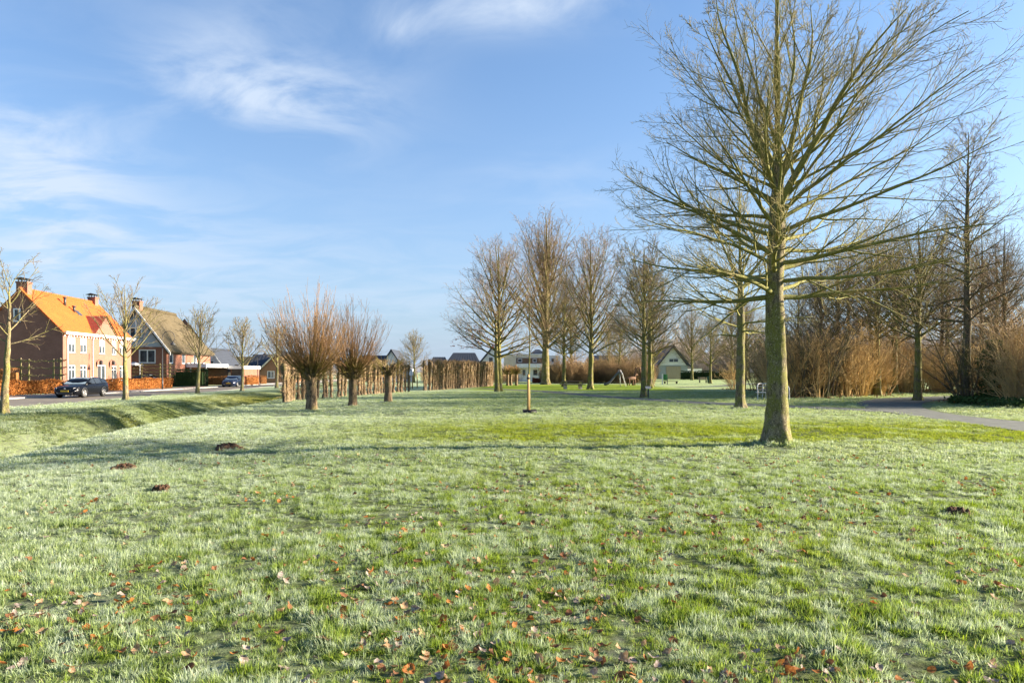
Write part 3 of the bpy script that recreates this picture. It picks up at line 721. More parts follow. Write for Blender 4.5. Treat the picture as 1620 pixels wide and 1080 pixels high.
willow_hedge([at(452, 637), at(470, 633), at(520, 629.5), at(560, 626.5), at(600, 623), at(640, 620.5), at(650, 619.5)], .57, 'row of closely planted willow stems behind the pollard willows', 1.0, 5, 60)
willow_hedge([at(670, 617.2), at(690, 616.5), at(735, 613.4), at(782, 610.2)], .30, 'flat-topped dense willow stem hedge left of the twin-trunked tree', 1.08, 6, 55)

# ------------------------------------------------------------------ thickets (instanced shrubs, one mass each)
def scatter_group():
    ng = bpy.data.node_groups.new('scatter', 'GeometryNodeTree')
    ng.interface.new_socket('Geometry', in_out='INPUT', socket_type='NodeSocketGeometry')
    ng.interface.new_socket('Collection', in_out='INPUT', socket_type='NodeSocketCollection')
    ng.interface.new_socket('Geometry', in_out='OUTPUT', socket_type='NodeSocketGeometry')
    N = ng.nodes.new; L = ng.links.new
    gi, go = N('NodeGroupInput'), N('NodeGroupOutput'); iop = N('GeometryNodeInstanceOnPoints'); ci = N('GeometryNodeCollectionInfo')
    ci.inputs['Separate Children'].default_value = True; ci.inputs['Reset Children'].default_value = True
    L(gi.outputs[1], ci.inputs['Collection']); L(gi.outputs[0], iop.inputs['Points']); L(ci.outputs[0], iop.inputs['Instance'])
    iop.inputs['Pick Instance'].default_value = True
    def attr(nm, dt):
        n = N('GeometryNodeInputNamedAttribute'); n.data_type = dt; n.inputs['Name'].default_value = nm; return n.outputs[0]
    L(attr('idx', 'INT'), iop.inputs['Instance Index']); L(attr('rot', 'FLOAT_VECTOR'), iop.inputs['Rotation']); L(attr('scl', 'FLOAT_VECTOR'), iop.inputs['Scale'])
    L(iop.outputs[0], go.inputs[0]); return ng
SCATTER = scatter_group()

def scatter(name, pts, rot, scl, idx, meshes, kind='stuff', parent=None):
    c = bpy.data.collections.new(name + '_pieces')
    for i, m in enumerate(meshes): c.objects.link(bpy.data.objects.new('%s_piece_%02d' % (name, i), m))
    me = bpy.data.meshes.new(name); pts = np.asarray(pts, np.float32); n = len(pts)
    me.vertices.add(n); me.vertices.foreach_set('co', pts.ravel())
    a = me.attributes.new('idx', 'INT', 'POINT'); a.data.foreach_set('value', np.asarray(idx, np.int32))
    a = me.attributes.new('rot', 'FLOAT_VECTOR', 'POINT'); a.data.foreach_set('vector', np.asarray(rot, np.float32).ravel())
    a = me.attributes.new('scl', 'FLOAT_VECTOR', 'POINT'); a.data.foreach_set('vector', np.asarray(scl, np.float32).ravel())
    o = obj(name, me, parent); md_ = o.modifiers.new('scatter', 'NODES'); md_.node_group = SCATTER
    md_[[s for s in SCATTER.interface.items_tree if s.name == 'Collection'][0].identifier] = c
    o['kind'] = kind; return o

def shrub(seed, h, n, m, rmin, spread=.9):
    rng = np.random.default_rng(seed); az = rng.random(n) * 6.283; q = rng.random(n)
    S = np.stack([np.cos(az) * .35 * q, np.sin(az) * .35 * q, np.full(n, -.05)], -1); el = np.radians(90 - 32 * spread * q)
    D = np.stack([np.cos(el) * np.cos(az), np.cos(el) * np.sin(az), np.sin(el)], -1)
    C = march(S, D, h * rng.uniform(.6, 1.1, n), 7, .015, .09, rng); CR = np.maximum(rng.uniform(.010, .022, n)[:, None] * np.linspace(1, .3, 7)[None], rmin)
    a, ar = grow(C, CR, 9, rng, (.12, .97), (20, 50), .38, .5, .04, .12, 4, .6, rmin)
    b, br = grow(a, ar, 5, rng, (.15, 1), (25, 60), .5, .4, .03, .15, 3, .7, rmin * .85)
    return tube_mesh('shrub%d' % seed, [(C, CR, 4, 0), (a, ar, 3, 0), (b, br, 3, 0)], [m])
sh_near = [shrub(60, 3.6, 26, M_shrub, .0052), shrub(61, 3.2, 24, M_shrub, .005), shrub(62, 4.0, 22, M_shrub2, .0055), shrub(63, 2.6, 26, M_shrub, .005, 1.3)]
def shrub_dark(seed):
    rng = np.random.default_rng(seed); n = 9; az = rng.random(n) * 6.283; S = np.stack([np.cos(az) * .3, np.sin(az) * .3, np.full(n, -.05)], -1); el = np.radians(rng.uniform(60, 88, n)); D = np.stack([np.cos(el) * np.cos(az), np.cos(el) * np.sin(az), np.sin(el)], -1)
    C = march(S, D, rng.uniform(2.5, 5.0, n), 9, .01, .10, rng); CR = rng.uniform(.022, .045, n)[:, None] * np.linspace(1, .25, 9)[None]
    a, ar = grow(C, CR, 8, rng, (.2, .97), (25, 60), .35, .5, .03, .14, 6, .5, .007); b, br = grow(a, ar, 6, rng, (.15, 1), (25, 60), .45, .4, .03, .15, 4, .6, .0055)
    return tube_mesh('shrub%d' % seed, [(C, CR, 6, 0), (a, ar, 4, 0), (b, br, 3, 0)], [M_bark_dark])
sh_near += [shrub_dark(81), shrub_dark(82)]
def thicket(name, label, pts, s0, s1, meshes, seed, h=1.0):
    rng = np.random.default_rng(seed); n = len(pts); pts = np.asarray(pts, float)
    P = np.concatenate([pts, gz(pts[:, 0], pts[:, 1])[:, None]], -1)
    s = rng.uniform(s0, s1, n); scl = np.stack([s, s, s * h * rng.uniform(.85, 1.1, n)], -1)
    rot = np.stack([rng.normal(0, .06, n), rng.normal(0, .06, n), rng.random(n) * 6.28], -1)
    o = scatter(name, P, rot, scl, rng.integers(0, len(meshes), n), meshes); return tag(o, label, 'shrubs')
rng = np.random.default_rng(9)
# left rounded clump behind the bench, back to the path
pl = []
while len(pl) < 58:
    x, y = rng.uniform(13.5, 27), rng.uniform(43.5, 62)
    if x > .352 * y + 1.5:
        if y > 44.0 + max(0, (x - 22.0)) * .9: pl.append((x, y))
pl += [(rng.uniform(21, 43), rng.uniform(53.5, 68)) for _ in range(48)]
thicket('thicket', 'golden brown bare shrub thicket behind the tubular bench', pl, 1.0, 1.55, sh_near, 1)
pr = []
fe = far_e
while len(pr) < 105:
    y = rng.uniform(34.5, 66) if rng.random() < .8 else rng.uniform(33.5, 40); x0 = np.interp(y, fe[:, 1], fe[:, 0]) + 1.9
    x0 = max(x0, 24.6 - max(0, (y - 33.5)) * .12) if y < 38.5 else x0
    x = x0 + rng.random() ** 1.3 * 12
    pr.append((x, y))
thicket('thicket', 'brown bare woodland undergrowth along the far side of the footpath', pr, .9, 1.6, sh_near, 2)
M_shrub3 = mat('umber_twig', (.27, .18, .095), (.16, .12, .06), .25, .9, .1, world=True)
M_hazy = mat('hazy_twig', (.42, .35, .29), (.33, .28, .24), .2, .9, .1, world=True)  # paler twigs for the far wood, distance haze put into the colour
sh_far = [shrub(66, 3.0, 20, M_shrub3, .011), shrub(67, 2.6, 20, M_shrub2, .011), shrub(65, 2.2, 20, M_shrub3, .011)]
pf = [(rng.uniform(4.5, 21), rng.uniform(100, 110)) for _ in range(110)]
thicket('thicket', 'low brown shrubbery behind the slide and picnic table', pf, .7, 1.4, sh_far, 3)
pf = [(rng.uniform(-14, 1.5), rng.uniform(102, 112)) for _ in range(40)]
thicket('thicket', 'far brown shrubs in front of the white villa', pf, .5, .9, sh_far, 4)
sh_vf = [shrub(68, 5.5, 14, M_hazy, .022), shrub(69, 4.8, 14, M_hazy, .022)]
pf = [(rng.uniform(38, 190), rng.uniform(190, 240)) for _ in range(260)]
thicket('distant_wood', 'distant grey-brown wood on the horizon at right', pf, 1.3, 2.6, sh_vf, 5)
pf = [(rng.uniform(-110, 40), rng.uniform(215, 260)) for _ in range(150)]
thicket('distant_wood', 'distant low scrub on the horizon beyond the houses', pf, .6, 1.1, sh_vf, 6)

M_litter = leafy('leaf_litter_brown', (.20, .11, .055), (.13, .07, .038), (.28, .17, .085), .15, 6)
q_ = np.array(pl + pr); i_ = rng.integers(0, len(q_), 15000); xy_ = q_[i_] + rng.normal(0, 1.0, (15000, 2)); keep_ = ((xy_[:, 1] > 43.2) | (xy_[:, 0] > 22.6)) ; xy_ = xy_[keep_]; dn_ = np.abs(xy_[:, 0] - np.interp(xy_[:, 1], (near_e[:, 1] + far_e[:, 1]) / 2, (near_e[:, 0] + far_e[:, 0]) / 2)); xy_ = xy_[(dn_ > 2.2) | (xy_[:, 1] > 52)]
o = obj('leaf_litter', leaf_cloud('thicket_litter', np.concatenate([xy_, (gz(xy_[:, 0], xy_[:, 1]) + rng.random(len(xy_)) ** 2 * .12)[:, None]], -1), .085, M_litter, rng)); tag(o, 'brown leaf litter on the ground beneath the bare thicket', 'leaves', kind='stuff')
M_ivy = leafy('ivy_leaf', (.030, .060, .014), (.045, .085, .018), (.07, .11, .03), .2, 2)
rng = np.random.default_rng(12)
# ivy ground cover along the path
n = 9000; y = rng.uniform(31.0, 48, n); xf = np.interp(y, fe[:, 1], fe[:, 0]); w = np.interp(y, [31, 34, 38, 48], [0.4, 2.6, 2.2, 1.8])
x = np.where(y < 36, 23.2 - (y - 33) * .2 + rng.random(n) * 4.5, xf + 1.35 + rng.random(n) * w); z = gz(x, y) + rng.random(n) ** 1.5 * .42
o = obj('ivy', leaf_cloud('ivy', np.stack([x, y, z], -1), .10, M_ivy, rng)); tag(o, 'dark green ivy ground cover at the foot of the woodland', 'ivy', kind='stuff')
# ivy-clad bush
n = 2600; c0 = np.array([atd(1573, 36.5), 36.5, 0]); z = rng.uniform(.3, 3.4, n); a = rng.random(n) * 6.28; rr = (.62 * np.sin(np.pi * np.clip((z + .6) / 4.6, 0, 1)) + .12) * rng.random(n) ** .4 * (1 + .35 * np.sin(z * 4 + a * 2))
tb = thing('ivy_bush', 'green ivy-clad bush in front of the tall alder at right', 'bush', tuple(c0))
obj('foliage', leaf_cloud('ivy_bush', np.stack([rr * np.cos(a), rr * np.sin(a), z], -1), .085, M_ivy, rng), tb)
P, r = trunk_line(3.4, .07, rng, (.03, 0), .05, 10); V, F = tubes(P[None], r[None], 7); obj('stem', np_mesh('ivy_stem', V, [F], M_bark_dark, True), tb)

# ------------------------------------------------------------------ grass
def tuft(seed, n, rad, h, wd, bend=.55, radial=1.0):
    rng = np.random.default_rng(seed)
    a = rng.random(n) * 6.283; q = np.sqrt(rng.random(n)) * rad; S = np.stack([np.cos(a) * q, np.sin(a) * q, np.full(n, -.012)], -1)
    da = a + rng.normal(0, radial, n); tilt = np.radians(rng.uniform(8, 80, n)); L = h * rng.uniform(.5, 1.2, n)
    hd = np.stack([np.cos(da), np.sin(da), np.zeros(n)], -1); sd = np.stack([-np.sin(da), np.cos(da), np.zeros(n)], -1)
    sd = nrm(sd + rng.normal(0, .5, (n, 3)) * np.array([1, 1, .2]))
    pts = []; ang = tilt * .4; p = S.copy(); pts.append(p)
    for k in range(3):
        d = np.sin(ang)[:, None] * hd + np.cos(ang)[:, None] * np.array([0, 0, 1.0]); p = p + d * (L / 3)[:, None]; pts.append(p); ang = ang + tilt * bend
    w = wd * rng.uniform(.7, 1.3, n)[:, None]
    V = np.stack([pts[0] - sd * w, pts[0] + sd * w, pts[1] - sd * w * .9, pts[1] + sd * w * .9, pts[2] - sd * w * .65, pts[2] + sd * w * .65, pts[3]], 1)
    b = np.arange(n)[:, None] * 7
    Q = np.concatenate([b + np.array([0, 1, 3, 2]), b + np.array([2, 3, 5, 4])]); T3 = b + np.array([4, 5, 6])
    hh = np.tile(np.array([0, 0, .4, .4, .75, .75, 1.0]), n); r = np.repeat(rng.random(n), 7)
    return np_mesh('tuft%d' % seed, V.reshape(-1, 3), [Q, T3], M_grass, False, {'h': hh, 'r': r})
tn = [tuft(100 + k, 52, (.03, .045, .07)[k % 3], .050 + .009 * (k % 3), .0023, .55, .6) for k in range(6)]
tm = [tuft(120 + k, 60, .14, .062, .0042, .55, .8) for k in range(5)]
tf = [tuft(140 + k, 80, .34, .055, .0085, .55) for k in range(4)]

def in_poly_band(x, y, bands):
    hit = np.zeros(len(x), bool)
    for (a, b) in bands:
        ya = (a[:, 1] + b[:, 1]) / 2; o_ = np.argsort(ya)
        lo = np.minimum(a[:, 0], b[:, 0]); hi = np.maximum(a[:, 0], b[:, 0])
        for (pa, pb, pc, pd) in zip(a[:-1], a[1:], b[1:], b[:-1]):
            q = np.array([pa, pb, pc, pd]); mn = q.min(0); mxx = q.max(0)
            c_ = np.where((x >= mn[0]) & (x <= mxx[0]) & (y >= mn[1]) & (y <= mxx[1]) & ~hit)[0]
            if len(c_) == 0: continue
            ins = np.zeros(len(c_), bool); j = 3
            for i in range(4):
                xi, yi = q[i]; xj, yj = q[j]
                cond = ((yi > y[c_]) != (yj > y[c_])) & (x[c_] < (xj - xi) * (y[c_] - yi) / (yj - yi + 1e-12) + xi); ins ^= cond; j = i
            hit[c_[ins]] = True
    return hit

def vnoise(x, y, s, seed=0):
    """cheap smooth noise 0..1"""
    g_ = np.random.default_rng(seed).random((64, 64)); u = x * s + 300; v = y * s + 300
    i = np.floor(u).astype(int); j = np.floor(v).astype(int); fu = u - i; fv = v - j; fu = fu * fu * (3 - 2 * fu); fv = fv * fv * (3 - 2 * fv)
    f = lambda a, b: g_[a % 64, b % 64]
    return (f(i, j) * (1 - fu) + f(i + 1, j) * fu) * (1 - fv) + (f(i, j + 1) * (1 - fu) + f(i + 1, j + 1) * fu) * fv

def grass_band(y0, y1, dens, meshes, seed, smin, smax, margin):
    rng = np.random.default_rng(seed); xm = .76 * y1 + margin; n = int((y1 - y0) * 2 * xm * dens)
    x = rng.uniform(-xm, xm, n); y = rng.uniform(y0, y1, n)
    k = np.abs(x) < .76 * y + margin; x, y = x[k], y[k]
    k = (x > road_near(y) + .05) & ~in_poly_band(x, y, PATHS); k &= (y < 24) | ~in_poly_band(x, y + .9, PATHS); x, y = x[k], y[k]
    nz = vnoise(x, y, 2.6, 1) * .6 + vnoise(x, y, 6.1, 2) * .4; nb = vnoise(x, y, .5, 3)
    k = rng.random(len(x)) < np.clip((nz - .24) * 3.2, .30, 1); x, y, nz, nb = x[k], y[k], nz[k], nb[k]
    bank = (lawn_edge(y) - x) > 1.0
    s = smin + (smax - smin) * np.clip(nz * 1.25 - .12 + .15 * nb, 0, 1.2) ** 1.3; s = s * rng.uniform(.8, 1.2, len(x)) * np.where(bank, 1.25, 1.0)
    P = np.stack([x, y, gz(x, y)], -1); m = len(x)
    # wind-swept direction plus lumps
    rot = np.stack([rng.normal(0, .16, m), rng.normal(0, .16, m), rng.random(m) * 6.283], -1)
    scl = np.stack([s ** .5, s ** .5, s], -1)
    return P, rot, scl, rng.integers(0, len(meshes), m)
def cat4(a, off):
    return a[0], a[1], a[2], a[3] + off
B = [cat4(grass_band(1.5, 7.0, 400, tn, 1, .5, 1.55, 2.2), 0), cat4(grass_band(7.0, 12.5, 230, tn, 2, .55, 1.5, 2.2), 0),
     cat4(grass_band(12.5, 26, 62, tm, 3, .55, 1.35, 2.5), 6), cat4(grass_band(26, 58, 14, tf, 4, .55, 1.1, 3), 11)]
def ring(px, py, r0, n, seed, k):
    rng = np.random.default_rng(seed); x0, y0 = at(px, py); a = rng.random(n) * 6.283; q = r0 * (1 + rng.random(n) ** 2 * .6); x = x0 + q * np.cos(a); y = y0 + q * np.sin(a); s = rng.uniform(1.2, 2.3, n)
    return np.stack([x, y, gz(x, y)], -1), np.stack([rng.normal(0, .2, n), rng.normal(0, .2, n), rng.random(n) * 6.28], -1), np.stack([s ** .5, s ** .5, s], -1), rng.integers(0, 5, n) + k
B += [ring(1229, 703, .34, 110, 1, 6), ring(1171, 647, .26, 50, 2, 6), ring(493, 650, .27, 50, 3, 6), ring(558, 643, .25, 45, 4, 6), ring(614, 637, .25, 45, 5, 6), ring(838, 654, .36, 40, 6, 6)]
o = scatter('grass', np.concatenate([b[0] for b in B]), np.concatenate([b[1] for b in B]), np.concatenate([b[2] for b in B]), np.concatenate([b[3] for b in B]), tn + tm + tf)
tag(o, 'short frosted lawn grass with melted green strips', 'grass')

# ------------------------------------------------------------------ fallen leaves
def leaf_mesh(seed):
    rng = np.random.default_rng(seed); n = 12; t_ = np.linspace(0, 2 * np.pi, n, endpoint=False)
    rad = .5 * (1 + .28 * np.abs(np.sin(t_ * 2.5 + .4)) - .15) * rng.uniform(.85, 1.15, n); x = np.cos(t_) * rad; y = np.sin(t_) * rad * .72
    cu = rng.uniform(.25, .75); ph = rng.random() * 6.28
    def zf(x, y): return cu * (x * x * 1.2 + y * y * 1.6) + .12 * np.sin(x * 6 + ph) * y * 2
    V = [(0, 0, zf(0, 0))] + [(a * .5, b * .5, zf(a * .5, b * .5)) for a, b in zip(x, y)] + [(a, b, zf(a, b) + rng.normal(0, .04)) for a, b in zip(x, y)]
    V += [(.48, 0, zf(.48, 0)), (.85, .03, .12), (.85, -.0, .10), (.48, -.03, zf(.48, 0))]
    F3 = [(0, 1 + i, 1 + (i + 1) % n) for i in range(n)]; F4 = [(1 + i, 1 + n + i, 1 + n + (i + 1) % n, 1 + (i + 1) % n) for i in range(n)] + [(2 * n + 1, 2 * n + 2, 2 * n + 3, 2 * n + 4)]
    return np.array(V), np.array(F3), np.array(F4)
LEAFM = [(leafy('orange_leaf', (.30, .115, .025), (.22, .075, .02), (.36, .17, .05), .3, 9), 'bright orange-brown curled fallen leaf'),
         (leafy('brown_leaf', (.16, .07, .03), (.11, .05, .025), (.23, .11, .05), .2, 9), 'dark brown curled fallen leaf'),
         (leafy('tan_leaf', (.34, .22, .12), (.26, .16, .085), (.40, .30, .19), .25, 9), 'pale tan curled fallen leaf'),
         (leafy('frosted_leaf', (.22, .17, .14), (.15, .11, .085), (.32, .29, .27), .1, 12), 'frosted grey-brown fallen leaf')]
lms = [[np_mesh('leaf_%d_%d' % (k, j), *(lambda q: (q[0], [q[1], q[2]]))(leaf_mesh(200 + k)), LEAFM[j][0], True) for k in range(4)] for j in range(4)]
rng = np.random.default_rng(77); LP = []
while len(LP) < 2700:
    y = 2.9 + rng.random() ** 1.45 * 11.0; x = rng.uniform(-.78 * y - .6, .78 * y + .6)
    d = vnoise(np.array([x]), np.array([y]), .9, 8)[0] * .7 + vnoise(np.array([x]), np.array([y]), 2.5, 9)[0] * .3
    if rng.random() > (d - .30) * 2.8 * (1.0 if x > -1.2 else .6) * np.interp(y, [3, 8, 14], [1, .6, .3]): continue
    LP.append((x, y))
LP.sort(key=lambda p: p[0] ** 2 + p[1] ** 2)
for i, (x, y) in enumerate(LP[:300]):
    j = rng.choice(4, p=[.27, .36, .27, .10]); o = obj('fallen_leaf', lms[j][rng.integers(4)], None, (x, y, gzf(x, y) + rng.uniform(.008, .036)), (rng.normal(0, .5), rng.normal(0, .5), rng.random() * 6.28), rng.uniform(.038, .074))
    sx = x / y; zone = 'at the far left' if sx < -.5 else 'left of centre' if sx < -.17 else 'in the centre' if sx < .17 else 'right of centre' if sx < .5 else 'at the far right'
    dep = 'close to the lower picture edge' if y < 4.4 else 'a little farther into the lawn' if y < 5.6 else 'deeper in the foreground lawn'
    tag(o, '%s %s, %s' % (LEAFM[j][1], zone, dep), 'leaf', '%s leaves %s, %s' % (LEAFM[j][1].split(' fallen')[0], zone, dep))
q = np.array(LP[300:]); n = len(q)
o = scatter('leaf_litter', np.stack([q[:, 0], q[:, 1], gz(q[:, 0], q[:, 1]) + rng.uniform(.012, .045, n)], -1), np.stack([rng.normal(0, .4, n), rng.normal(0, .4, n), rng.random(n) * 6.28], -1), np.repeat(rng.uniform(.035, .075, n)[:, None], 3, 1), rng.integers(0, 16, n), [m for r_ in lms for m in r_])
tag(o, 'small brown fallen leaves scattered farther out on the lawn', 'leaves')

# molehills
M_soil = mat('dark_soil', (.11, .066, .04), (.065, .04, .026), 22, .95, .1, bump=1.0, world=True, detail=8)
def molehill(px, py, w, d, h, label, seed):
    rng = np.random.default_rng(seed); x, y = at(px, py); n, m = 28, 9; V = [(0, 0, h)]
    for j in range(1, m + 1):
        q = j / m
        for i in range(n):
            a = i / n * 6.283; k = 1 + .25 * math.sin(3 * a + seed) + .12 * math.sin(7 * a + seed * 2)
            V.append((w / 2 * q * k * math.cos(a), d / 2 * q * k * math.sin(a), max(-.03, h * (1 - q ** 1.6) * (1 + .5 * math.sin(5 * a + 4 * q)) + rng.normal(0, .014)) if j < m else -.04))
    F3 = [(0, 1 + i, 1 + (i + 1) % n) for i in range(n)]; F4 = [(1 + (j - 1) * n + i, 1 + j * n + i, 1 + j * n + (i + 1) % n, 1 + (j - 1) * n + (i + 1) % n) for j in range(1, m) for i in range(n)]
    r_ = thing('molehill', label, 'molehill', (x, y, gzf(x, y) + .035)); obj('mound', np_mesh('mound', V, [F3, F4], M_soil, False), r_)
    cl = MB()
    for _ in range(16):
        a = rng.random() * 6.28; q = rng.uniform(.4, 1.05); s = rng.uniform(.015, .035); cx, cy = w / 2 * q * math.cos(a), d / 2 * q * math.sin(a); cz = h * max(0, 1 - q ** 1.6) + s * .3
        cl.add([(cx + s, cy, cz), (cx, cy + s * .9, cz), (cx - s * 1.1, cy, cz), (cx, cy - s, cz), (cx, cy, cz + s), (cx, cy, cz - s)], [(0, 1, 4), (1, 2, 4), (2, 3, 4), (3, 0, 4), (1, 0, 5), (2, 1, 5), (3, 2, 5), (0, 3, 5)])
    cl.build('clods', M_soil, r_)['kind'] = 'stuff'
molehill(360, 709, .60, .5, .075, 'largest dark molehill in the frosted grass at left', 1)
molehill(197, 743, .40, .4, .05, 'flat brown molehill nearest the left edge', 2)
molehill(255, 775, .2, .2, .03, 'tiny molehill below the flat brown one', 3)
molehill(1512, 810, .24, .24, .02, 'dark soil patch in the grass at right', 4)

# ------------------------------------------------------------------ houses
M_brick_pink = brick_mat('pink_brick', (.255, .120, .084), (.215, .098, .068), (.26, .17, .13))
M_brick_red = brick_mat('red_brick', (.26, .10, .06), (.21, .08, .05), (.26, .19, .15))
M_brick_tan = brick_mat('orange_brick', (.31, .15, .07), (.26, .12, .06), (.30, .23, .17))
def roof_mat(name, a, b_, dirt, rough=.6):
    m, nt, out = new_mat(name); g = G(nt); p = g.gen()
    f = g.noise(3.0, 5, .7, p); f2 = g.noise(.5, 3, .6, p); f3 = g.noise(9, 2, .5, p)
    col = g.mix(g.ss(f3, .35, .65), a, b_); col = g.mix(g.ss(f, .5, .75, 0, .5), col, dirt); col = g.mix(g.ss(f2, .45, .7, 0, .3), col, tuple(min(1, x * 1.3) for x in a))
    b = g.bsdf(col, rough, .3, 0, f3, .2, .02); g.l(b.outputs[0], out.inputs[0]); return m
M_tile_or = roof_mat('orange_roof_tile', (.44, .115, .022), (.36, .085, .018), (.24, .08, .028))
M_tile_red = roof_mat('dark_red_roof_tile', (.30, .065, .03), (.22, .045, .025), (.14, .04, .03), .35)
M_tile_dark = roof_mat('slate_roof_tile', (.045, .052, .068), (.032, .037, .048), (.07, .07, .075), .5)
M_thatch = roof_mat('thatch', (.098, .078, .045), (.07, .056, .032), (.055, .05, .028), .95)
M_board = mat('grey_board', (.42, .45, .46), (.35, .38, .39), 4, .7, sc=(.3, .3, 5))
M_cream = mat('cream_render', (.62, .55, .42), (.55, .48, .36), 1.2, .9)
M_stucco = mat('white_render', (.82, .81, .79), (.75, .74, .72), .8, .9)
M_wood_door = mat('pale_wood', (.46, .38, .26), (.38, .30, .20), 3, .7, sc=(6, 6, .4))
M_dark_wood = mat('dark_wood', (.07, .055, .045), (.045, .036, .03), 3, .7, sc=(1, 1, 8))
M_brown_wood = mat('brown_cladding', (.22, .135, .075), (.16, .095, .055), 2, .75, sc=(.5, .5, 6))
M_metal_dk = mat('dark_metal', (.045, .047, .05), (.03, .031, .033), 5, .45, .5)
M_lead = mat('lead_flashing', (.16, .165, .175), (.11, .115, .12), 3, .6)
M_curtain = mat('white_curtain', (.62, .60, .55), (.50, .48, .44), 3, .9, sc=(4, 4, .3))

def frame2(o, d):
    """wall plane: o start (x,y), d unit dir; outward normal is to the right of d"""
    n = (d[1], -d[0])
    return lambda u, k, z: (o[0] + u * d[0] + k * n[0], o[1] + u * d[1] + k * n[1], z)

def wall(parent, name, o, d, length, z0, z1, ops, m, th=.28, reveal=.12, top=None):
    """wall with real openings; top: optional list of (u,z) gable points above z1"""
    F = frame2(o, d); mb = MB()
    us = sorted(set([0, length] + [v for q in ops for v in q[:2]])); zs = sorted(set([z0, z1] + [v for q in ops for v in q[2:4]]))
    for a, b in zip(us[:-1], us[1:]):
        for c_, e in zip(zs[:-1], zs[1:]):
            um, zm = (a + b) / 2, (c_ + e) / 2
            if any(q[0] < um < q[1] and q[2] < zm < q[3] for q in ops): continue
            mb.add([F(a, 0, c_), F(b, 0, c_), F(b, 0, e), F(a, 0, e)], [(0, 1, 2, 3)])
    for q in ops:
        a, b, c_, e = q[:4]
        mb.add([F(a, 0, c_), F(b, 0, c_), F(b, 0, e), F(a, 0, e), F(a, -reveal, c_), F(b, -reveal, c_), F(b, -reveal, e), F(a, -reveal, e)],
               [(0, 4, 5, 1), (1, 5, 6, 2), (2, 6, 7, 3), (3, 7, 4, 0)])
    if top:
        pts = [F(u, 0, z) for u, z in top]; mb.add(pts, [tuple(range(len(pts)))])
    return mb.build(name, m, parent)

def boxF(mb, F, u0, u1, k0, k1, z0, z1):
    V = [F(u, k, z) for z in (z0, z1) for k in (k0, k1) for u in (u0, u1)]
    mb.add(V, [(0, 2, 3, 1), (4, 5, 7, 6), (0, 1, 5, 4), (2, 6, 7, 3), (0, 4, 6, 2), (1, 3, 7, 5)])

def window(parent, o, d, q, m=None, mull=1, trans=0, fw=.075, sill=True, name='window', pane=None, proud=-.10, curtain=False):
    F = frame2(o, d); a, b, c_, e = q[:4]; m = m or M_white; mb = MB(); k0, k1 = proud - .03, proud + .06
    boxF(mb, F, a, a + fw, k0, k1, c_, e); boxF(mb, F, b - fw, b, k0, k1, c_, e); boxF(mb, F, a + fw, b - fw, k0, k1, c_, c_ + fw); boxF(mb, F, a + fw, b - fw, k0, k1, e - fw, e)
    for i in range(mull):
        u = a + (b - a) * (i + 1) / (mull + 1); boxF(mb, F, u - fw * .45, u + fw * .45, k0 + .01, k1 - .008, c_ + fw, e - fw)
    if trans: 
        z = c_ + (e - c_) * trans; boxF(mb, F, a + fw, b - fw, k0 + .012, k1 - .012, z - fw * .4, z + fw * .4)
    w = mb.build(name, m, parent)
    p_ = MB(); p_.add([F(a + fw * .5, proud, c_ + fw * .5), F(b - fw * .5, proud, c_ + fw * .5), F(b - fw * .5, proud, e - fw * .5), F(a + fw * .5, proud, e - fw * .5)], [(0, 1, 2, 3)]); p_.build('pane', pane or M_pane, w)
    if curtain:
        cu = MB(); boxF(cu, F, a + fw, b - fw, proud + .004, proud + .012, c_ + (e - c_) * .55, e - fw); cu.build('blind', M_curtain, w)
    if sill:
        s_ = MB(); boxF(s_, F, a - .06, b + .06, proud + .03, .06, c_ - .07, c_ - .004); s_.build('sill', M_lead, w)
    return w

def roof_slope(mb, e0, e1, r0, r1, tw=.24, th=.14, courses=.32, wave=.028, step=.022, jitter=0.0, seed=0, nx=None):
    """tiled slope: eave e0->e1, ridge r0->r1 (3-D points); outward normal computed upward"""
    e0, e1, r0, r1 = (np.array(p, float) for p in (e0, e1, r0, r1)); rng = np.random.default_rng(seed)
    Lx = np.linalg.norm(e1 - e0); Ly = np.linalg.norm((r0 + r1) / 2 - (e0 + e1) / 2); n = np.cross(e1 - e0, r0 - e0); n = n / np.linalg.norm(n); n = n if n[2] > 0 else -n
    nx = nx or int(Lx / tw * 4); nc = max(2, int(Ly / courses)); vs_ = []
    for j in range(nc):
        vs_ += [(j / nc, step), ((j + .98) / nc, 0.0)]
    vs_.append((1.0, 0.0)); u = np.linspace(0, 1, nx + 1); rows = []
    for (v, s) in vs_:
        a = e0 + (r0 - e0) * v; b = e1 + (r1 - e1) * v; P = a[None] + (b - a)[None] * u[:, None]
        h = wave * np.abs(np.sin(np.pi * u * Lx / tw)) + s + (rng.normal(0, jitter, nx + 1) if jitter else 0)
        rows.append(P + n[None] * (h + .002)[:, None] if hasattr(h, '__len__') else P + n * h)
    V = np.concatenate(rows); k = nx + 1; i = np.arange(len(rows) - 1)[:, None] * k + np.arange(nx)[None]
    F = np.stack([i, i + 1, i + k + 1, i + k], -1).reshape(-1, 4); mb.add(V.tolist(), [tuple(f) for f in F.tolist()])
    lo = [tuple(p - n * th) for p in (e0, e1, r1, r0)]; hi = [tuple(p) for p in (e0, e1, r1, r0)]
    mb.add(lo + hi, [(3, 2, 1, 0), (0, 1, 5, 4), (1, 2, 6, 5), (3, 0, 4, 7)])

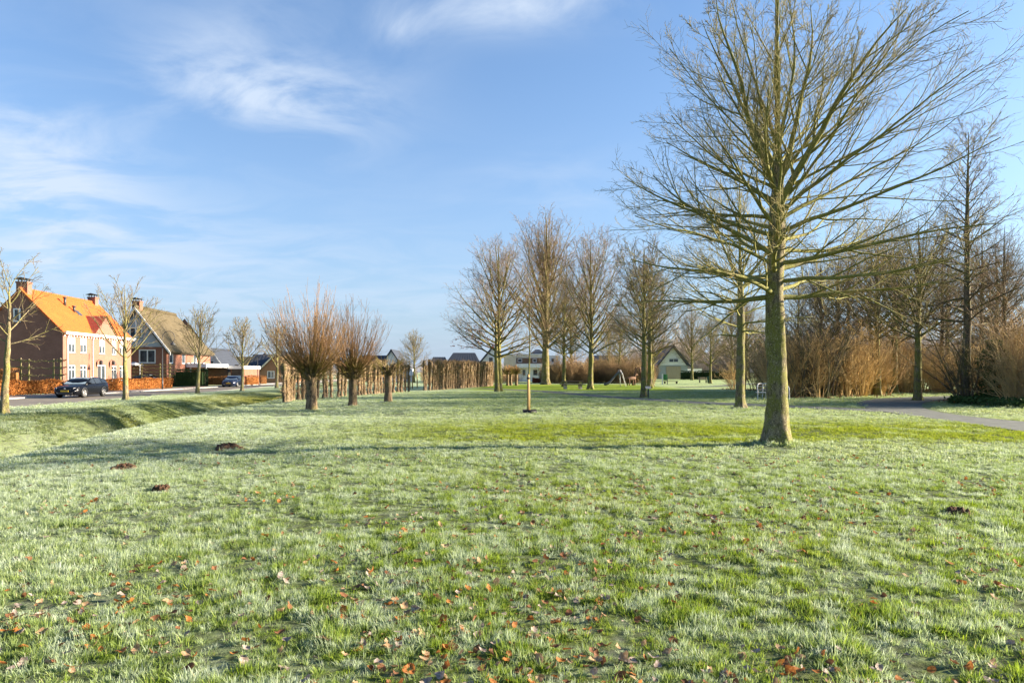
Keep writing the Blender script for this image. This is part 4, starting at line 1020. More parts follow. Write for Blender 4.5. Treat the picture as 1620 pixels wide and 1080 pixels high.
def ridge_cap(parent, p0, p1, r, m, name='ridge'):
    p0, p1 = np.array(p0, float), np.array(p1, float); n = max(2, int(np.linalg.norm(p1 - p0) / .4)); mb = MB()
    for i in range(n):
        mb.tube([p0 + (p1 - p0) * (i + .02) / n, p0 + (p1 - p0) * (i + 1.04) / n], [r * 1.08, r * .95], 8)
    return mb.build(name, m, parent)

def chimney(parent, x, y, w, l, z0, z1, m, cap=True):
    mb = MB(); mb.box(x - l / 2, x + l / 2, y - w / 2, y + w / 2, z0, z1 - .15); mb.box(x - l / 2 - .05, x + l / 2 + .05, y - w / 2 - .05, y + w / 2 + .05, z1 - .15, z1)
    c_ = mb.build('chimney', m, parent); k = MB()
    for sx in (-1, 1):
        for sy in (-1, 1): k.box(x + sx * l * .36 - .03, x + sx * l * .36 + .03, y + sy * w * .36 - .03, y + sy * w * .36 + .03, z1, z1 + .22)
    k.prism([(y - w / 2 - .18, z1 + .22), (y + w / 2 + .18, z1 + .22), (y, z1 + .40)], x - l / 2 - .18, x + l / 2 + .18, 'x'); k.build('chimney_cap', M_metal_dk, c_); return c_

TH = math.atan2(1.0, -.083)
DV = (math.cos(TH), math.sin(TH))
def facade_uz(cx, cy):
    def f(px, py):
        k = (px - 810) / FPX; u = (cx - k * cy) / (k * DV[1] - DV[0]); Y = cy + u * DV[1]
        return u, CAM_H + (HOR - py) / FPX * Y
    return f
def rect(f, x0, x1, y0, y1):
    u0, za = f(x0, y1); u1, _ = f(x1, y1); _, zb = f((x0 + x1) / 2, y0); _, zc = f((x0 + x1) / 2, y1); return (u0, u1, zc, zb)

def house_orange():
    cx, cy = -42.1, 64.0; L_, W, ze, zr, g0 = 13.5, 7.5, 5.55, 9.45, -.1
    h = thing('house', 'pinkish brick semi-detached house with bright orange tiled roof', 'house', (cx, cy, 0), TH)
    f = facade_uz(cx, cy)
    up = [rect(f, *q) for q in ((108.5, 119.5, 531, 554), (127.5, 137.7, 532.5, 554.5), (157.5, 166.5, 535, 556), (177.2, 184.2, 538, 557.5), (189.8, 197.5, 540, 558.5))]
    up = [(a, b, 3.55, 5.0) for a, b, _, _ in up]
    lo = [(a, b, .75, 2.35) for a, b, _, _ in (rect(f, *q) for q in ((108.5, 119.5, 577, 603), (127, 137.5, 577, 603), (177, 184.6, 578, 602), (189.6, 198, 579, 602)))]
    du = rect(f, 154.5, 167.5, 579, 604); door = (du[0], du[1], g0 + .1, 2.4)
    wall(h, 'facade', (0, 0), (1, 0), L_, g0, ze, up + lo + [door], M_brick_pink)
    for q in up: window(h, (0, 0), (1, 0), q, mull=1, curtain=True)
    for q in lo: window(h, (0, 0), (1, 0), q, mull=1, trans=.72)
    F = frame2((0, 0), (1, 0)); a, b, c_, e = door; mb = MB()
    boxF(mb, F, a, a + .09, -.13, -.04, c_, e); boxF(mb, F, b - .09, b, -.13, -.04, c_, e); boxF(mb, F, a + .09, b - .09, -.13, -.04, e - .09, e); boxF(mb, F, (a + b) / 2 - .04, (a + b) / 2 + .04, -.13, -.05, c_, e - .09)
    d_ = mb.build('door', M_white, h); mb = MB(); boxF(mb, F, a + .09, (a + b) / 2 - .04, -.12, -.08, c_, e - .09); mb.build('door_leaf', M_metal_dk, d_)
    mb = MB(); boxF(mb, F, (a + b) / 2 + .04, b - .09, -.12, -.10, c_, e - .09); mb.build('side_light', M_pane, d_)
    # gables, rear
    wall(h, 'gable_wall', (0, W), (0, -1), W, g0, ze, [], M_brick_pink, top=[(0, ze), (W, ze), (W / 2, zr - .1)])
    wall(h, 'far_gable_wall', (L_, 0), (0, 1), W, g0, ze, [], M_brick_pink, top=[(0, ze), (W, ze), (W / 2, zr - .1)])
    wall(h, 'rear_wall', (L_, W), (-1, 0), L_, g0, ze, [], M_brick_pink)
    window(h, (0, W), (0, -1), (W - 4.35, W - 3.72, 6.35, 7.6), mull=0, proud=.06, fw=.12)
    mb = MB(); ov = .28; x0, x1 = -.16, L_ + .16; zo = ze + .02 - ov * (zr - ze) / (W / 2)
    roof_slope(mb, (x0, -ov, zo), (x1, -ov, zo), (x0, W / 2, zr), (x1, W / 2, zr)); roof_slope(mb, (x1, W + ov, zo), (x0, W + ov, zo), (x1, W / 2, zr), (x0, W / 2, zr))
    rf = mb.build('roof', M_tile_or, h)
    ridge_cap(rf, (x0, W / 2, zr + .03), (x1, W / 2, zr + .03), .13, M_tile_or)
    mb = MB(); mb.box(-.1, L_ + .1, -.34, -.02, ze - .30, ze - .10); mb.build('cornice', M_white, h)
    mb = MB(); mb.tube([(-.15, -.40, ze - .12), (L_ + .15, -.40, ze - .12)], .075, 8); mb.build('gutter', M_white, h)
    for px in (106, 146):
        u = f(px, 560)[0]; mb = MB(); mb.tube([(u, -.36, ze - .14), (u, -.14, ze - .45), (u, -.07, ze - .7), (u, -.07, 0)], .05, 8); mb.build('downpipe', M_white, h)
    # frieze blocks under the cornice
    mb = MB()
    for i in range(26): mb.box(.1 + i * .52, .1 + i * .52 + .16, -.10, -.004, ze - .48, ze - .32)
    mb.build('dentil_course', M_white, h)['kind'] = 'stuff'
    # cross gable
    a, b = f(148, 540)[0], f(181, 540)[0]; c0 = (a + b) / 2; zg = ze + 1.95
    mb = MB(); mb.prism([(a, ze - .32), (b, ze - .32), (b, ze), (c0, zg - .08), (a, ze)], -.12, .25, 'y'); cg = mb.build('cross_gable', M_brick_pink, h)
    mb = MB(); yb = (zg - ze) / (zr - ze) * W / 2
    roof_slope(mb, (a - .15, -.26, ze - .02), (a - .15 + .001, -.05, ze - .02), (c0, -.26, zg), (c0, yb, zg), nx=60) if False else None
    def tri_slope(xe):
        n = 12; V = []; Fc = []
        for i in range(n + 1):
            v = i / n; x = xe + (c0 - xe) * v; z = ze + (zg - ze) * v; yb_ = (z - ze) / (zr - ze) * W / 2 + .15
            for j in range(9): V.append((x, -.30 + (yb_ + .30) * j / 8, z + .05 + .02 * (i % 2)))
        for i in range(n):
            for j in range(8): Fc.append((i * 9 + j, i * 9 + j + 1, (i + 1) * 9 + j + 1, (i + 1) * 9 + j))
        mb.add(V, Fc)
    tri_slope(a - .18); tri_slope(b + .18); mb.build('cross_gable_roof', M_tile_red, cg)
    chimney(h, .5, W / 2, 1.0, .7, zr - .6, zr + .70, M_brick_pink); chimney(h, L_ - .75, W / 2, .8, .7, zr - .6, zr + .60, M_brick_pink)
    def on_roof(x, v): y = -ov + (W / 2 + ov) * v; return (x, y, zo + (zr - zo) * v)
    for x, v, hh in ((5.3, .74, .85), (5.9, .60, .6)):
        p_ = on_roof(x, v); mb = MB(); mb.tube([p_, (p_[0], p_[1], p_[2] + hh)], .12, 10); mb.tube([(p_[0], p_[1], p_[2] + hh - .08), (p_[0], p_[1], p_[2] + hh + .06)], .19, 10); mb.build('vent_pipe', M_metal_dk, rf)
    p0, p1 = on_roof(6.2, .52), on_roof(6.9, .63); mb = MB(); mb.add([(6.2, p0[1], p0[2] + .12), (6.9, p0[1], p0[2] + .12), (6.9, p1[1], p1[2] + .12), (6.2, p1[1], p1[2] + .12), (6.2, p0[1], p0[2] - .05), (6.9, p0[1], p0[2] - .05), (6.9, p1[1], p1[2] - .05), (6.2, p1[1], p1[2] - .05)], [(0, 1, 2, 3), (0, 4, 5, 1), (1, 5, 6, 2), (3, 2, 6, 7), (0, 3, 7, 4)]); mb.build('roof_window', M_pane, rf)
    # iron lantern brackets by the door
    for px in (153, 173):
        u = f(px, 575)[0]; mb = MB(); mb.tube([(u, -.02, 2.1), (u, -.05, 2.75), (u, -.22, 2.98), (u, -.42, 2.85)], .03, 6); mb.prism([(u - .11, 2.42), (u + .11, 2.42), (u + .14, 2.75), (u, 2.88), (u - .14, 2.75)], -.54, -.30, 'y'); mb.build('wall_lantern', M_metal_dk, h)
house_orange()

def house_thatch():
    cx, cy = -42.5, 84.0; L_, W, ze, zr, g0 = 15.0, 7.2, 4.75, 9.5, -.1
    h = thing('house', 'brick house with thatched roof and grey boarded gable, behind the lamp post', 'house', (cx, cy, 0), TH)
    f = facade_uz(cx, cy)
    side = [(lambda q: (q[0], q[1], 2.75, 4.35))(rect(f, *q)) for q in ((268, 274.5, 551, 567), (288, 293.5, 552, 568), (306.5, 311.5, 553, 569))]
    wall(h, 'facade', (0, 0), (1, 0), L_, g0, ze, side, M_brick_red)
    for q in side: window(h, (0, 0), (1, 0), q, mull=0, fw=.13)
    gw = [(.6, 2.0, 2.75, 4.45), (3.9, 5.9, 2.75, 4.45)]
    wall(h, 'gable_wall', (0, W), (0, -1), W, g0, ze, gw, M_brick_red)
    for q in gw: window(h, (0, W), (0, -1), q, mull=1, fw=.14)
    mb = MB(); zt = zr - .12
    nb = 16
    for i in range(nb):      # horizontal boards of the gable, each overlapping the one below
        z0 = ze + .02 + (zt - ze) * i / nb; z1 = ze + .02 + (zt - ze) * (i + 1) / nb
        w0 = W / 2 * (1 - (z0 - ze) / (zr - ze)); w1 = W / 2 * (1 - (z1 - ze) / (zr - ze))
        mb.add([(-.03, W / 2 - w0, z0), (-.03, W / 2 + w0, z0), (-.008, W / 2 + w1, z1), (-.008, W / 2 - w1, z1)], [(0, 3, 2, 1)])
    mb.build('gable_boards', M_board, h)
    window(h, (0, W), (0, -1), (W / 2 - .75, W / 2 + .75, 5.9, 7.15), mull=1, fw=.14, proud=.06)
    mb = MB(); mb.box(-.10, -.035, W / 2 - .09, W / 2 + .09, 5.0, 8.6); mb.build('gable_post', M_white, h)
    wall(h, 'far_gable_wall', (L_, 0), (0, 1), W, g0, ze, [], M_brick_red, top=[(0, ze), (W, ze), (W / 2, zr - .1)])
    mb = MB(); ov = .55; x0, x1 = -.45, L_ + .35; zo = ze - ov * (zr - ze) / (W / 2) + .15
    x1r = L_ - 3.2
    roof_slope(mb, (x0, -ov, zo), (x1, -ov, zo), (x0, W / 2, zr + .15), (x1r, W / 2, zr + .15), tw=.9, th=.34, courses=.7, wave=.02, step=.0, jitter=.03, seed=4)
    roof_slope(mb, (x1, W + ov, zo), (x0, W + ov, zo), (x1r, W / 2, zr + .15), (x0, W / 2, zr + .15), tw=.9, th=.34, courses=.7, wave=.02, step=.0, jitter=.03, seed=5)
    roof_slope(mb, (x1, -ov, zo), (x1, W + ov, zo), (x1r, W / 2, zr + .149), (x1r, W / 2 + .02, zr + .149), tw=.9, th=.1, courses=.7, wave=.02, step=.0, jitter=.02, seed=6)
    rf = mb.build('thatched_roof', M_thatch, h)
    ridge_cap(rf, (x0, W / 2, zr + .18), (x1r, W / 2, zr + .18), .2, M_thatch)
    for s, nm in ((-1, 'barge_board'), (1, 'barge_board')):
        mb = MB(); ye = W / 2 + s * (W / 2 + ov + .12); mb.add([(x0 - .06, ye, zo - .42), (x0 - .06, W / 2, zr - .18), (x0 - .06, W / 2, zr + .16), (x0 - .06, ye, zo - .1), (x0 + .02, ye, zo - .42), (x0 + .02, W / 2, zr - .18), (x0 + .02, W / 2, zr + .16), (x0 + .02, ye, zo - .1)], [(0, 1, 2, 3), (7, 6, 5, 4), (0, 4, 5, 1), (1, 5, 6, 2), (2, 6, 7, 3), (3, 7, 4, 0)]); mb.build(nm, M_white, h)
    chimney(h, .8, W / 2 + .2, .9, .9, zr - .5, zr + .95, M_brick_red)
house_thatch()

def gable_house(name, label, cx, d, wid, ze, zr, depth, m_wall, m_roof, wins=(), trim=None, z0=-.05, wing=None, rz=0.0, cat='house', gable_m=None):
    """small far house, gable towards the camera; origin bottom centre of the front gable"""
    h = thing(name, label, cat, (cx, d, z0), rz); W = wid
    ops = [(u + W / 2, v + W / 2, a, b) for (u, v, a, b) in wins if b < ze]
    wall(h, 'front_wall', (-W / 2, 0), (1, 0), W, 0, ze, ops, m_wall, top=None if gable_m else [(0, ze), (W, ze), (W / 2, zr - .05)])
    if gable_m: mb = MB(); mb.prism([(-W / 2, ze), (W / 2, ze), (0, zr - .05)], -.03, .1, 'y'); mb.build('gable', gable_m, h)
    for (u, v, a, b) in wins:
        window(h, (-W / 2, 0), (1, 0), (u + W / 2, v + W / 2, a, b), mull=1, fw=.12, sill=False, proud=-.1 if b < ze else .07)
    wall(h, 'side_wall', (W / 2, 0), (0, 1), depth, 0, ze, [], m_wall); wall(h, 'side_wall', (-W / 2, depth), (0, -1), depth, 0, ze, [], m_wall)
    wall(h, 'rear_wall', (W / 2, depth), (-1, 0), W, 0, ze, [], m_wall, top=[(0, ze), (W, ze), (W / 2, zr - .05)])
    mb = MB(); ov = .35; zo = ze - ov * (zr - ze) / (W / 2); y0, y1 = -.35, depth + .3
    roof_slope(mb, (-W / 2 - ov, y0, zo), (-W / 2 - ov, y1, zo), (0, y0, zr), (0, y1, zr), th=.2, tw=.6); roof_slope(mb, (W / 2 + ov, y1, zo), (W / 2 + ov, y0, zo), (0, y1, zr), (0, y0, zr), th=.2, tw=.6)
    rf = mb.build('roof', m_roof, h)
    if trim:
        for s in (-1, 1):
            mb = MB(); mb.add([(s * (W / 2 + ov), y0 - .05, zo - .3), (0, y0 - .05, zr - .3), (0, y0 - .05, zr + .05), (s * (W / 2 + ov), y0 - .05, zo + .05), (s * (W / 2 + ov), y0 - .01, zo - .3), (0, y0 - .01, zr - .3), (0, y0 - .01, zr + .05), (s * (W / 2 + ov), y0 - .01, zo + .05)], [(0, 1, 2, 3), (0, 4, 5, 1), (2, 6, 7, 3), (7, 6, 5, 4)]); mb.build('barge_board', trim, h)
    return h

def block(parent, name, x0, x1, y0, y1, z0, z1, m): 
    mb = MB(); mb.box(x0, x1, y0, y1, z0, z1); return mb.build(name, m, parent)

def hip_roof(parent, name, x0, x1, y0, y1, z0, z1, ins, m):
    """hipped or saddle roof with ridge along x; ins: hip inset at each end"""
    ym = (y0 + y1) / 2; mb = MB(); a, b = x0 + ins, x1 - ins
    roof_slope(mb, (x0, y0, z0), (x1, y0, z0), (a, ym, z1), (b, ym, z1), tw=.6, th=.15); roof_slope(mb, (x1, y1, z0), (x0, y1, z0), (b, ym, z1), (a, ym, z1), tw=.6, th=.15)
    mb.add([(x0, y0, z0), (x0, y1, z0), (a, ym, z1)], [(0, 2, 1)]); mb.add([(x1, y0, z0), (x1, y1, z0), (b, ym, z1)], [(0, 1, 2)]); return mb.build(name, m, parent)

# white gabled annexe right of the thatched house
gable_house('annexe', 'white gabled annexe right of the thatched house', atd(333, 104), 104, 4.2, 2.5, 5.4, 7, M_stucco, M_tile_dark, [(-.6, .6, 2.55, 3.5)], M_white, cat='house')
# flat white-roofed carport and garage
def carport():
    d = 90; x0, x1 = atd(226, d), atd(326, d)
    h = thing('carport', 'long flat white-edged carport roof in front of the thatched house', 'carport', (x0, d, 0)); w = x1 - x0
    block(h, 'roof_edge', 0, w, 0, 7, 2.30, 2.78, M_stucco); 
    for i in range(5): block(h, 'post', .1 + (w - .3) * i / 4, .24 + (w - .3) * i / 4, .15, .29, -.1, 2.3, M_white)
    for i in range(9): block(h, 'rafter_end', w * .45 + i * .5, w * .45 + i * .5 + .22, -.12, .5, 2.78, 2.90, M_white)
    block(h, 'back_wall', 0, w, 6.8, 7, -.1, 2.3, M_dark_wood)
    d = 97; x0, x1 = atd(322, d), atd(386, d); w = x1 - x0
    g_ = thing('garage', 'low white-roofed garage with dark slatted doors and one pale wooden door', 'garage', (x0, d, 0))
    block(g_, 'roof_edge', -.1, w + .1, -.2, 6, 2.12, 2.55, M_stucco); block(g_, 'wall', 0, w, .10, 5.8, -.1, 2.12, M_brick_red)
    for a, b in ((.1, .28), (.30, .46), (.70, .95)):
        dr = block(g_, 'slatted_door', w * a, w * b, -.02, .08, -.05, 2.05, M_metal_dk)
        for k in range(8): block(dr, 'slat', w * a + .03, w * b - .03, -.05, -.022, .06 + k * .25, .06 + k * .25 + .18, M_dark_wood)
    dr = block(g_, 'wooden_door', w * .49, w * .67, -.03, .08, -.05, 1.62, M_wood_door); block(dr, 'top_light', w * .50, w * .66, -.01, .06, 1.66, 2.0, M_pane)
    for i in range(3): block(g_, 'roof_light', w * (.1 + .3 * i), w * (.2 + .3 * i), 1, 1.8, 2.55, 2.75, M_metal_dk)
carport()
def parasol():
    d = 84.5; x = atd(216, d); h = thing('garden_gazebo', 'pale pagoda-shaped gazebo canopy left of the carport', 'gazebo', (x, d, 0)); mb = MB(); n = 8
    z = [2.45, 2.62, 2.95, 3.5]; r = [1.55, 1.45, .75, .04]; V = []; Fc = []
    for k in range(4):
        for i in range(n): a = (i + .5) / n * 6.283; V.append((r[k] * math.cos(a), r[k] * math.sin(a), z[k]))
    for k in range(3):
        for i in range(n): Fc.append((k * n + i, k * n + (i + 1) % n, (k + 1) * n + (i + 1) % n, (k + 1) * n + i))
    mb.add(V, Fc); mb.build('canopy', M_stucco, h)
    for i in range(4): a = (i + .5) * 1.5708; mb = MB(); mb.tube([(1.3 * math.cos(a), 1.3 * math.sin(a), -.1), (1.3 * math.cos(a), 1.3 * math.sin(a), 2.5)], .05, 8); mb.build('pole', M_white, h)
parasol()
# brown-roofed house and brick gable house beyond
h = thing('house', 'brown-roofed house behind the garage', 'house', (atd(362, 128), 128, 0)); block(h, 'wall', -4.4, 3.0, 0, 7, -.1, 2.9, M_brick_red); hip_roof(h, 'roof', -4.8, 3.4, -.4, 7.4, 2.9, 4.6, .4, M_thatch); block(h, 'dormer', -1.6, .3, -.3, 1.6, 2.95, 4.0, M_brick_tan)
h = gable_house('house', 'orange brick house with slate roof and pale verge near the last street tree', atd(440, 118), 118, 6.2, 2.3, 5.3, 9, M_brick_tan, M_tile_dark, [(-1.9, -.6, .6, 1.9), (.6, 1.9, .6, 1.9)], M_cream)
block(h, 'side_wing', -6.2, -3.25, 3.2, 8.5, 0, 2.3, M_brick_tan); hip_roof(h, 'wing_roof', -6.6, -.6, 2.6, 9.0, 2.3, 4.9, .1, M_tile_dark)
block(h, 'bay_window', -5.6, -4.2, 1.9, 3.18, .3, 2.2, M_white); block(h, 'bay_pane', -5.4, -4.4, 1.84, 1.896, .6, 1.95, M_pane); block(h, 'brick_pier', -7.2, -6.3, 1.0, 2.0, 0, 3.2, M_brick_tan)
# houses beyond the willow hedges
h = gable_house('house', 'white gabled house with dark roof seen above the willow hedge gap', atd(619, 125), 125, 4.6, 2.5, 5.9, 9, M_stucco, M_tile_dark, [(-.5, .5, .6, 1.9)])
block(h, 'side_wing', -7, -2.35, 4, 9, 0, 2.6, M_brick_red); hip_roof(h, 'wing_roof', -7.4, -.4, 3.5, 9.5, 2.6, 4.9, .1, M_tile_dark); block(h, 'garden_wall', 2.4, 3.6, .5, 4, 0, 2.3, M_stucco)
h = thing('house', 'house with low hipped slate roofs behind the flat-topped willow hedge', 'house', (atd(730, 122), 122, 0)); block(h, 'wall', -5.2, 3.1, 0, 8, 0, 2.7, M_brick_red); hip_roof(h, 'roof', -3.2, 3.6, -.4, 8.4, 2.7, 5.2, 1.4, M_tile_dark); hip_roof(h, 'lower_roof', -6.0, -2.6, .2, 6, 2.7, 4.4, .6, M_tile_dark); block(h, 'solar_panel', -1.0, .4, .1, 1.5, 3.0, 3.1, M_pane)
h = thing('house', 'white house with steep lean-to slate roof left of the twin-trunked tree', 'house', (atd(771, 116), 116, 0)); mb = MB(); mb.prism([(-1.4, 0), (1.5, 0), (1.5, 5.9), (.9, 5.9), (-1.4, 3.1)], 0, 6, 'y'); mb.build('wall', M_stucco, h)
mb = MB(); roof_slope(mb, (-2.3, -.3, 2.2), (-2.3, 6.3, 2.2), (.95, -.3, 6.15), (.95, 6.3, 6.15), tw=.6, th=.25); mb.build('roof', M_tile_dark, h); window(h, (-1.4, 0), (1, 0), (1.6, 2.4, 3.0, 4.2), proud=.07, mull=0, sill=False)
def villa():
    d = 118; X = lambda px: atd(px, d) - atd(838, d); Z = lambda py: CAM_H + (HOR - py) / FPX * d
    h = thing('villa', 'white modern flat-roofed villa with brown cladding band behind the park trees', 'house', (atd(838, d), d, 0))
    block(h, 'tower', X(797), X(816), 0, 5, 0, Z(561), M_cream); block(h, 'lower_wall', X(816.3), X(886), .4, 8, 0, Z(577), M_stucco); block(h, 'upper_storey', X(816.5), X(862), .8, 8, Z(576.9), Z(561.5), M_stucco)
    block(h, 'cladding_band', X(817), X(860), .70, .78, Z(574.5), Z(566), M_brown_wood); block(h, 'canopy', X(816.6), X(886.4), -.6, .38, Z(581.5), Z(575.5), M_stucco); block(h, 'roof_edge', X(816.4), X(863), .3, 8.2, Z(561.4), Z(559.5), M_stucco)
    hip_roof(h, 'pitched_roof', X(838), X(866), 2, 9, Z(559.4), Z(551), 1.2, M_tile_dark); block(h, 'right_block', X(868), X(886), .9, 8, Z(576.9), Z(562), M_stucco)
    for a, b, t, q in ((819, 826, 567, 573), (843, 849, 567, 573), (843, 851, 584, 594), (826, 832, 584, 594), (872, 878, 566, 573)):
        yy = .69 if t < 580 else .4
        if a == 872: yy = .9
        window(h, (X(816), yy), (1, 0), (X(a) - X(816), X(b) - X(816), Z(q), Z(t)), proud=.04, mull=0, fw=.08, sill=False)
villa()
h = thing('barn', 'dark timber building behind the brown shrubs left of the slide', 'barn', (atd(965, 135), 135, 0)); block(h, 'wall', -3.6, 3.3, 0, 7, 0, 4.0, M_dark_wood); hip_roof(h, 'roof', -4, 3.7, -.4, 7.4, 4.0, 5.0, .3, M_tile_dark); block(h, 'brick_plinth', -3.65, 3.35, -.08, -.004, 0, 1.6, M_brick_red); block(h, 'white_annexe', -6.8, -3.7, 1, 6, 0, 3.6, M_stucco)
def white_barn():
    d = 160; X = lambda px: atd(px, d) - atd(1064, d); Z = lambda py: CAM_H + (HOR - py) / FPX * d
    h = thing('house', 'white gabled house with steep dark roof and wooden garage door, right of the slide', 'house', (atd(1064, d), d, 0)); W = X(1089) - X(1040)
    mb = MB(); mb.prism([(X(1043), Z(577.5)), (X(1086), Z(577.5)), (X(1064), Z(549))], -.05, .3, 'y'); mb.build('gable', M_stucco, h)
    block(h, 'wall', X(1041), X(1088), .1, 12, 0, Z(577.6), M_board); block(h, 'garage_door', X(1054), X(1077), -.05, .08, 0, Z(579), M_wood_door)
    for i in range(9): block(h, 'door_board', X(1054) + .04 + i * (X(1077) - X(1054)) / 9, X(1054) + (i + 1) * (X(1077) - X(1054)) / 9, -.09, -.052, .1, Z(579.5), M_wood_door)
    window(h, (X(1043), -.06), (1, 0), (X(1058) - X(1043), X(1073) - X(1043), Z(573), Z(567)), proud=.05, mull=1, fw=.1, sill=False)
    mb = MB(); ze, zr = Z(580), Z(545.5)
    roof_slope(mb, (X(1036), -1.2, ze), (X(1036), 12.5, ze), (X(1064), -1.2, zr), (X(1064), 12.5, zr), tw=.6, th=.3); roof_slope(mb, (X(1092), 12.5, ze), (X(1092), -1.2, ze), (X(1064), 12.5, zr), (X(1064), -1.2, zr), tw=.6, th=.3); mb.build('roof', M_tile_dark, h)
    block(h, 'lean_to', X(1034), X(1040.5), -1, 9, 0, Z(583), M_lead)
white_barn()
h = thing('caravan', 'low white outbuilding behind the dark green hedge at right', 'shed', (atd(1100, 168), 168, 0)); block(h, 'body', -2.6, 1.6, 0, 3, .3, 2.5, M_stucco); block(h, 'roof', -2.8, 1.8, -.2, 3.2, 2.5, 2.65, M_lead); block(h, 'plinth', -2.4, 1.4, .2, 2.8, 0, .3, M_metal_dk); window(h, (-2.6, 0), (1, 0), (.6, 1.8, 1.2, 2.0), proud=.05, sill=False)

# ------------------------------------------------------------------ hedges
M_beech = leafy('beech_leaf', (.36, .13, .03), (.17, .06, .018), (.48, .22, .05), .3, 4.0)
M_beech_dk = leafy('dull_beech_leaf', (.27, .12, .04), (.20, .09, .03), (.34, .17, .06), .25, 1.6)
M_conifer = leafy('evergreen_leaf', (.020, .042, .013), (.030, .056, .016), (.013, .028, .010), .15, 2.5)
def hedge(name, label, pts, width, h, m, n_per, size, seed, stemm=None, z0=-.07, lump=.06):
    rng = np.random.default_rng(seed); q = np.array(pts, float); seg = np.diff(q, axis=0); sl = np.linalg.norm(seg, axis=1); tot = sl.sum()
    n = int(tot * (2 * h + width) * n_per); u = rng.random(n) * tot; cs = np.concatenate([[0], np.cumsum(sl)]); i = np.clip(np.searchsorted(cs, u) - 1, 0, len(sl) - 1)
    f = ((u - cs[i]) / sl[i])[:, None]; base = q[i] + seg[i] * f; nm = np.stack([seg[i, 1], -seg[i, 0]], -1) / sl[i][:, None]
    face = rng.random(n) * (2 * h + width); side = np.where(face < h, 1, np.where(face < 2 * h, -1, 0)); k = np.where(side == 0, rng.uniform(-.5, .5, n) * width, side * width / 2)
    z = np.where(side == 0, h, rng.random(n) * h); b = lump * (np.sin(u * 3.1 + seed) + np.sin(u * 1.3 + z * 4)) ; dep = rng.random(n) ** 2 * .16
    k = k + np.where(side == 0, 0, side * (b - dep)); z = z + np.where(side == 0, b - dep, 0)
    P = np.concatenate([base + nm * k[:, None], (z + z0 + .03)[:, None]], -1); o_ = q[0]
    r_ = thing(name, label, 'hedge', (*o_, z0)); P = P - np.array([o_[0], o_[1], z0]); obj('foliage', leaf_cloud('hedge_foliage', P, size, m, rng), r_)
    ns = int(tot * 5); us = rng.random(ns) * tot; i = np.clip(np.searchsorted(cs, us) - 1, 0, len(sl) - 1); bb = q[i] + seg[i] * ((us - cs[i]) / sl[i])[:, None] + rng.normal(0, width * .18, (ns, 2))
    S = np.concatenate([bb - o_, np.zeros((ns, 1))], -1); D = np.tile(np.array([0, 0, 1.0]), (ns, 1)) + rng.normal(0, .12, (ns, 3)); C = march(S, D, np.full(ns, h * .95), 5, .05, .12, rng)
    obj('branches', tube_mesh('hedge_branches', [(C, np.tile(np.linspace(.016, .006, 5), (ns, 1)), 3, 0)], [stemm or M_twig_mid]), r_)['kind'] = 'stuff'
    # dense inner core of dead leaves and wood
    mb = MB()
    for a, b_ in zip(q[:-1], q[1:]):
        d = (b_ - a) / np.linalg.norm(b_ - a); nn_ = np.array([d[1], -d[0]]) * width * .24; c4 = [a + nn_ - o_, b_ + nn_ - o_, b_ - nn_ - o_, a - nn_ - o_]
        mb.add([(*c_, .05) for c_ in c4] + [(*c_, h * .86) for c_ in c4], [(4, 5, 6, 7), (0, 1, 5, 4), (1, 2, 6, 5), (2, 3, 7, 6), (3, 0, 4, 7)])
    mb.build('inner_growth', m, r_); return r_
hx = lambda y: -37.3 - .01 * (y - 46)
hedge('beech_hedge', 'clipped orange beech hedge at the left edge in front of the brick house', [(hx(43), 43), (hx(56.5), 56.5)], .75, 1.05, M_beech, 170, .085, 1)
hedge('beech_hedge', 'clipped orange beech hedge behind and right of the black car', [(hx(58), 58), (hx(75.2), 75.2)], .7, 1.05, M_beech, 170, .085, 2)
hedge('beech_hedge', 'tall orange beech hedge by the brick gable at the left edge', [(-46.5, 58.2), (-42.6, 58.8)], .9, 2.0, M_beech_dk, 220, .06, 3)
hedge('evergreen_hedge', 'tall dark green clipped hedge below the carport roof', [(atd(279, 83.5), 83.5), (atd(321, 83.5), 83.5), (atd(321, 91), 91)], 1.0, 2.05, M_conifer, 240, .06, 4)
hedge('evergreen_hedge', 'dark green hedge behind the pleached garden trees', [(atd(205, 86), 86), (atd(276, 86), 86)], .9, 1.7, M_conifer, 170, .07, 14)
hedge('beech_hedge', 'reddish beech hedge in front of the low garage', [(atd(323, 91.5), 91.5), (atd(386, 91.5), 91.5)], .8, 1.1, M_beech_dk, 170, .065, 5)
hedge('beech_hedge', 'orange beech hedge right of the blue car', [(atd(389, 93), 93), (atd(408, 94.5), 94.5)], .8, 1.25, M_beech, 170, .065, 6)
hedge('beech_hedge', 'short end of beech hedge right of the second lamp post', [(atd(412, 97), 97), (atd(421, 97.5), 97.5)], .8, 1.2, M_beech_dk, 170, .065, 7)
hedge('evergreen_hedge', 'long dark green hedge on the far side of the lawn at right', [(atd(1077, 150), 150), (atd(1186, 150), 150)], 1.2, 1.85, M_conifer, 70, .12, 8, z0=0)
hedge('shrub_hedge', 'reddish low hedge in front of the white villa', [(atd(842, 104), 104), (atd(858, 104), 104)], .8, .8, M_red, 120, .08, 9, z0=0)

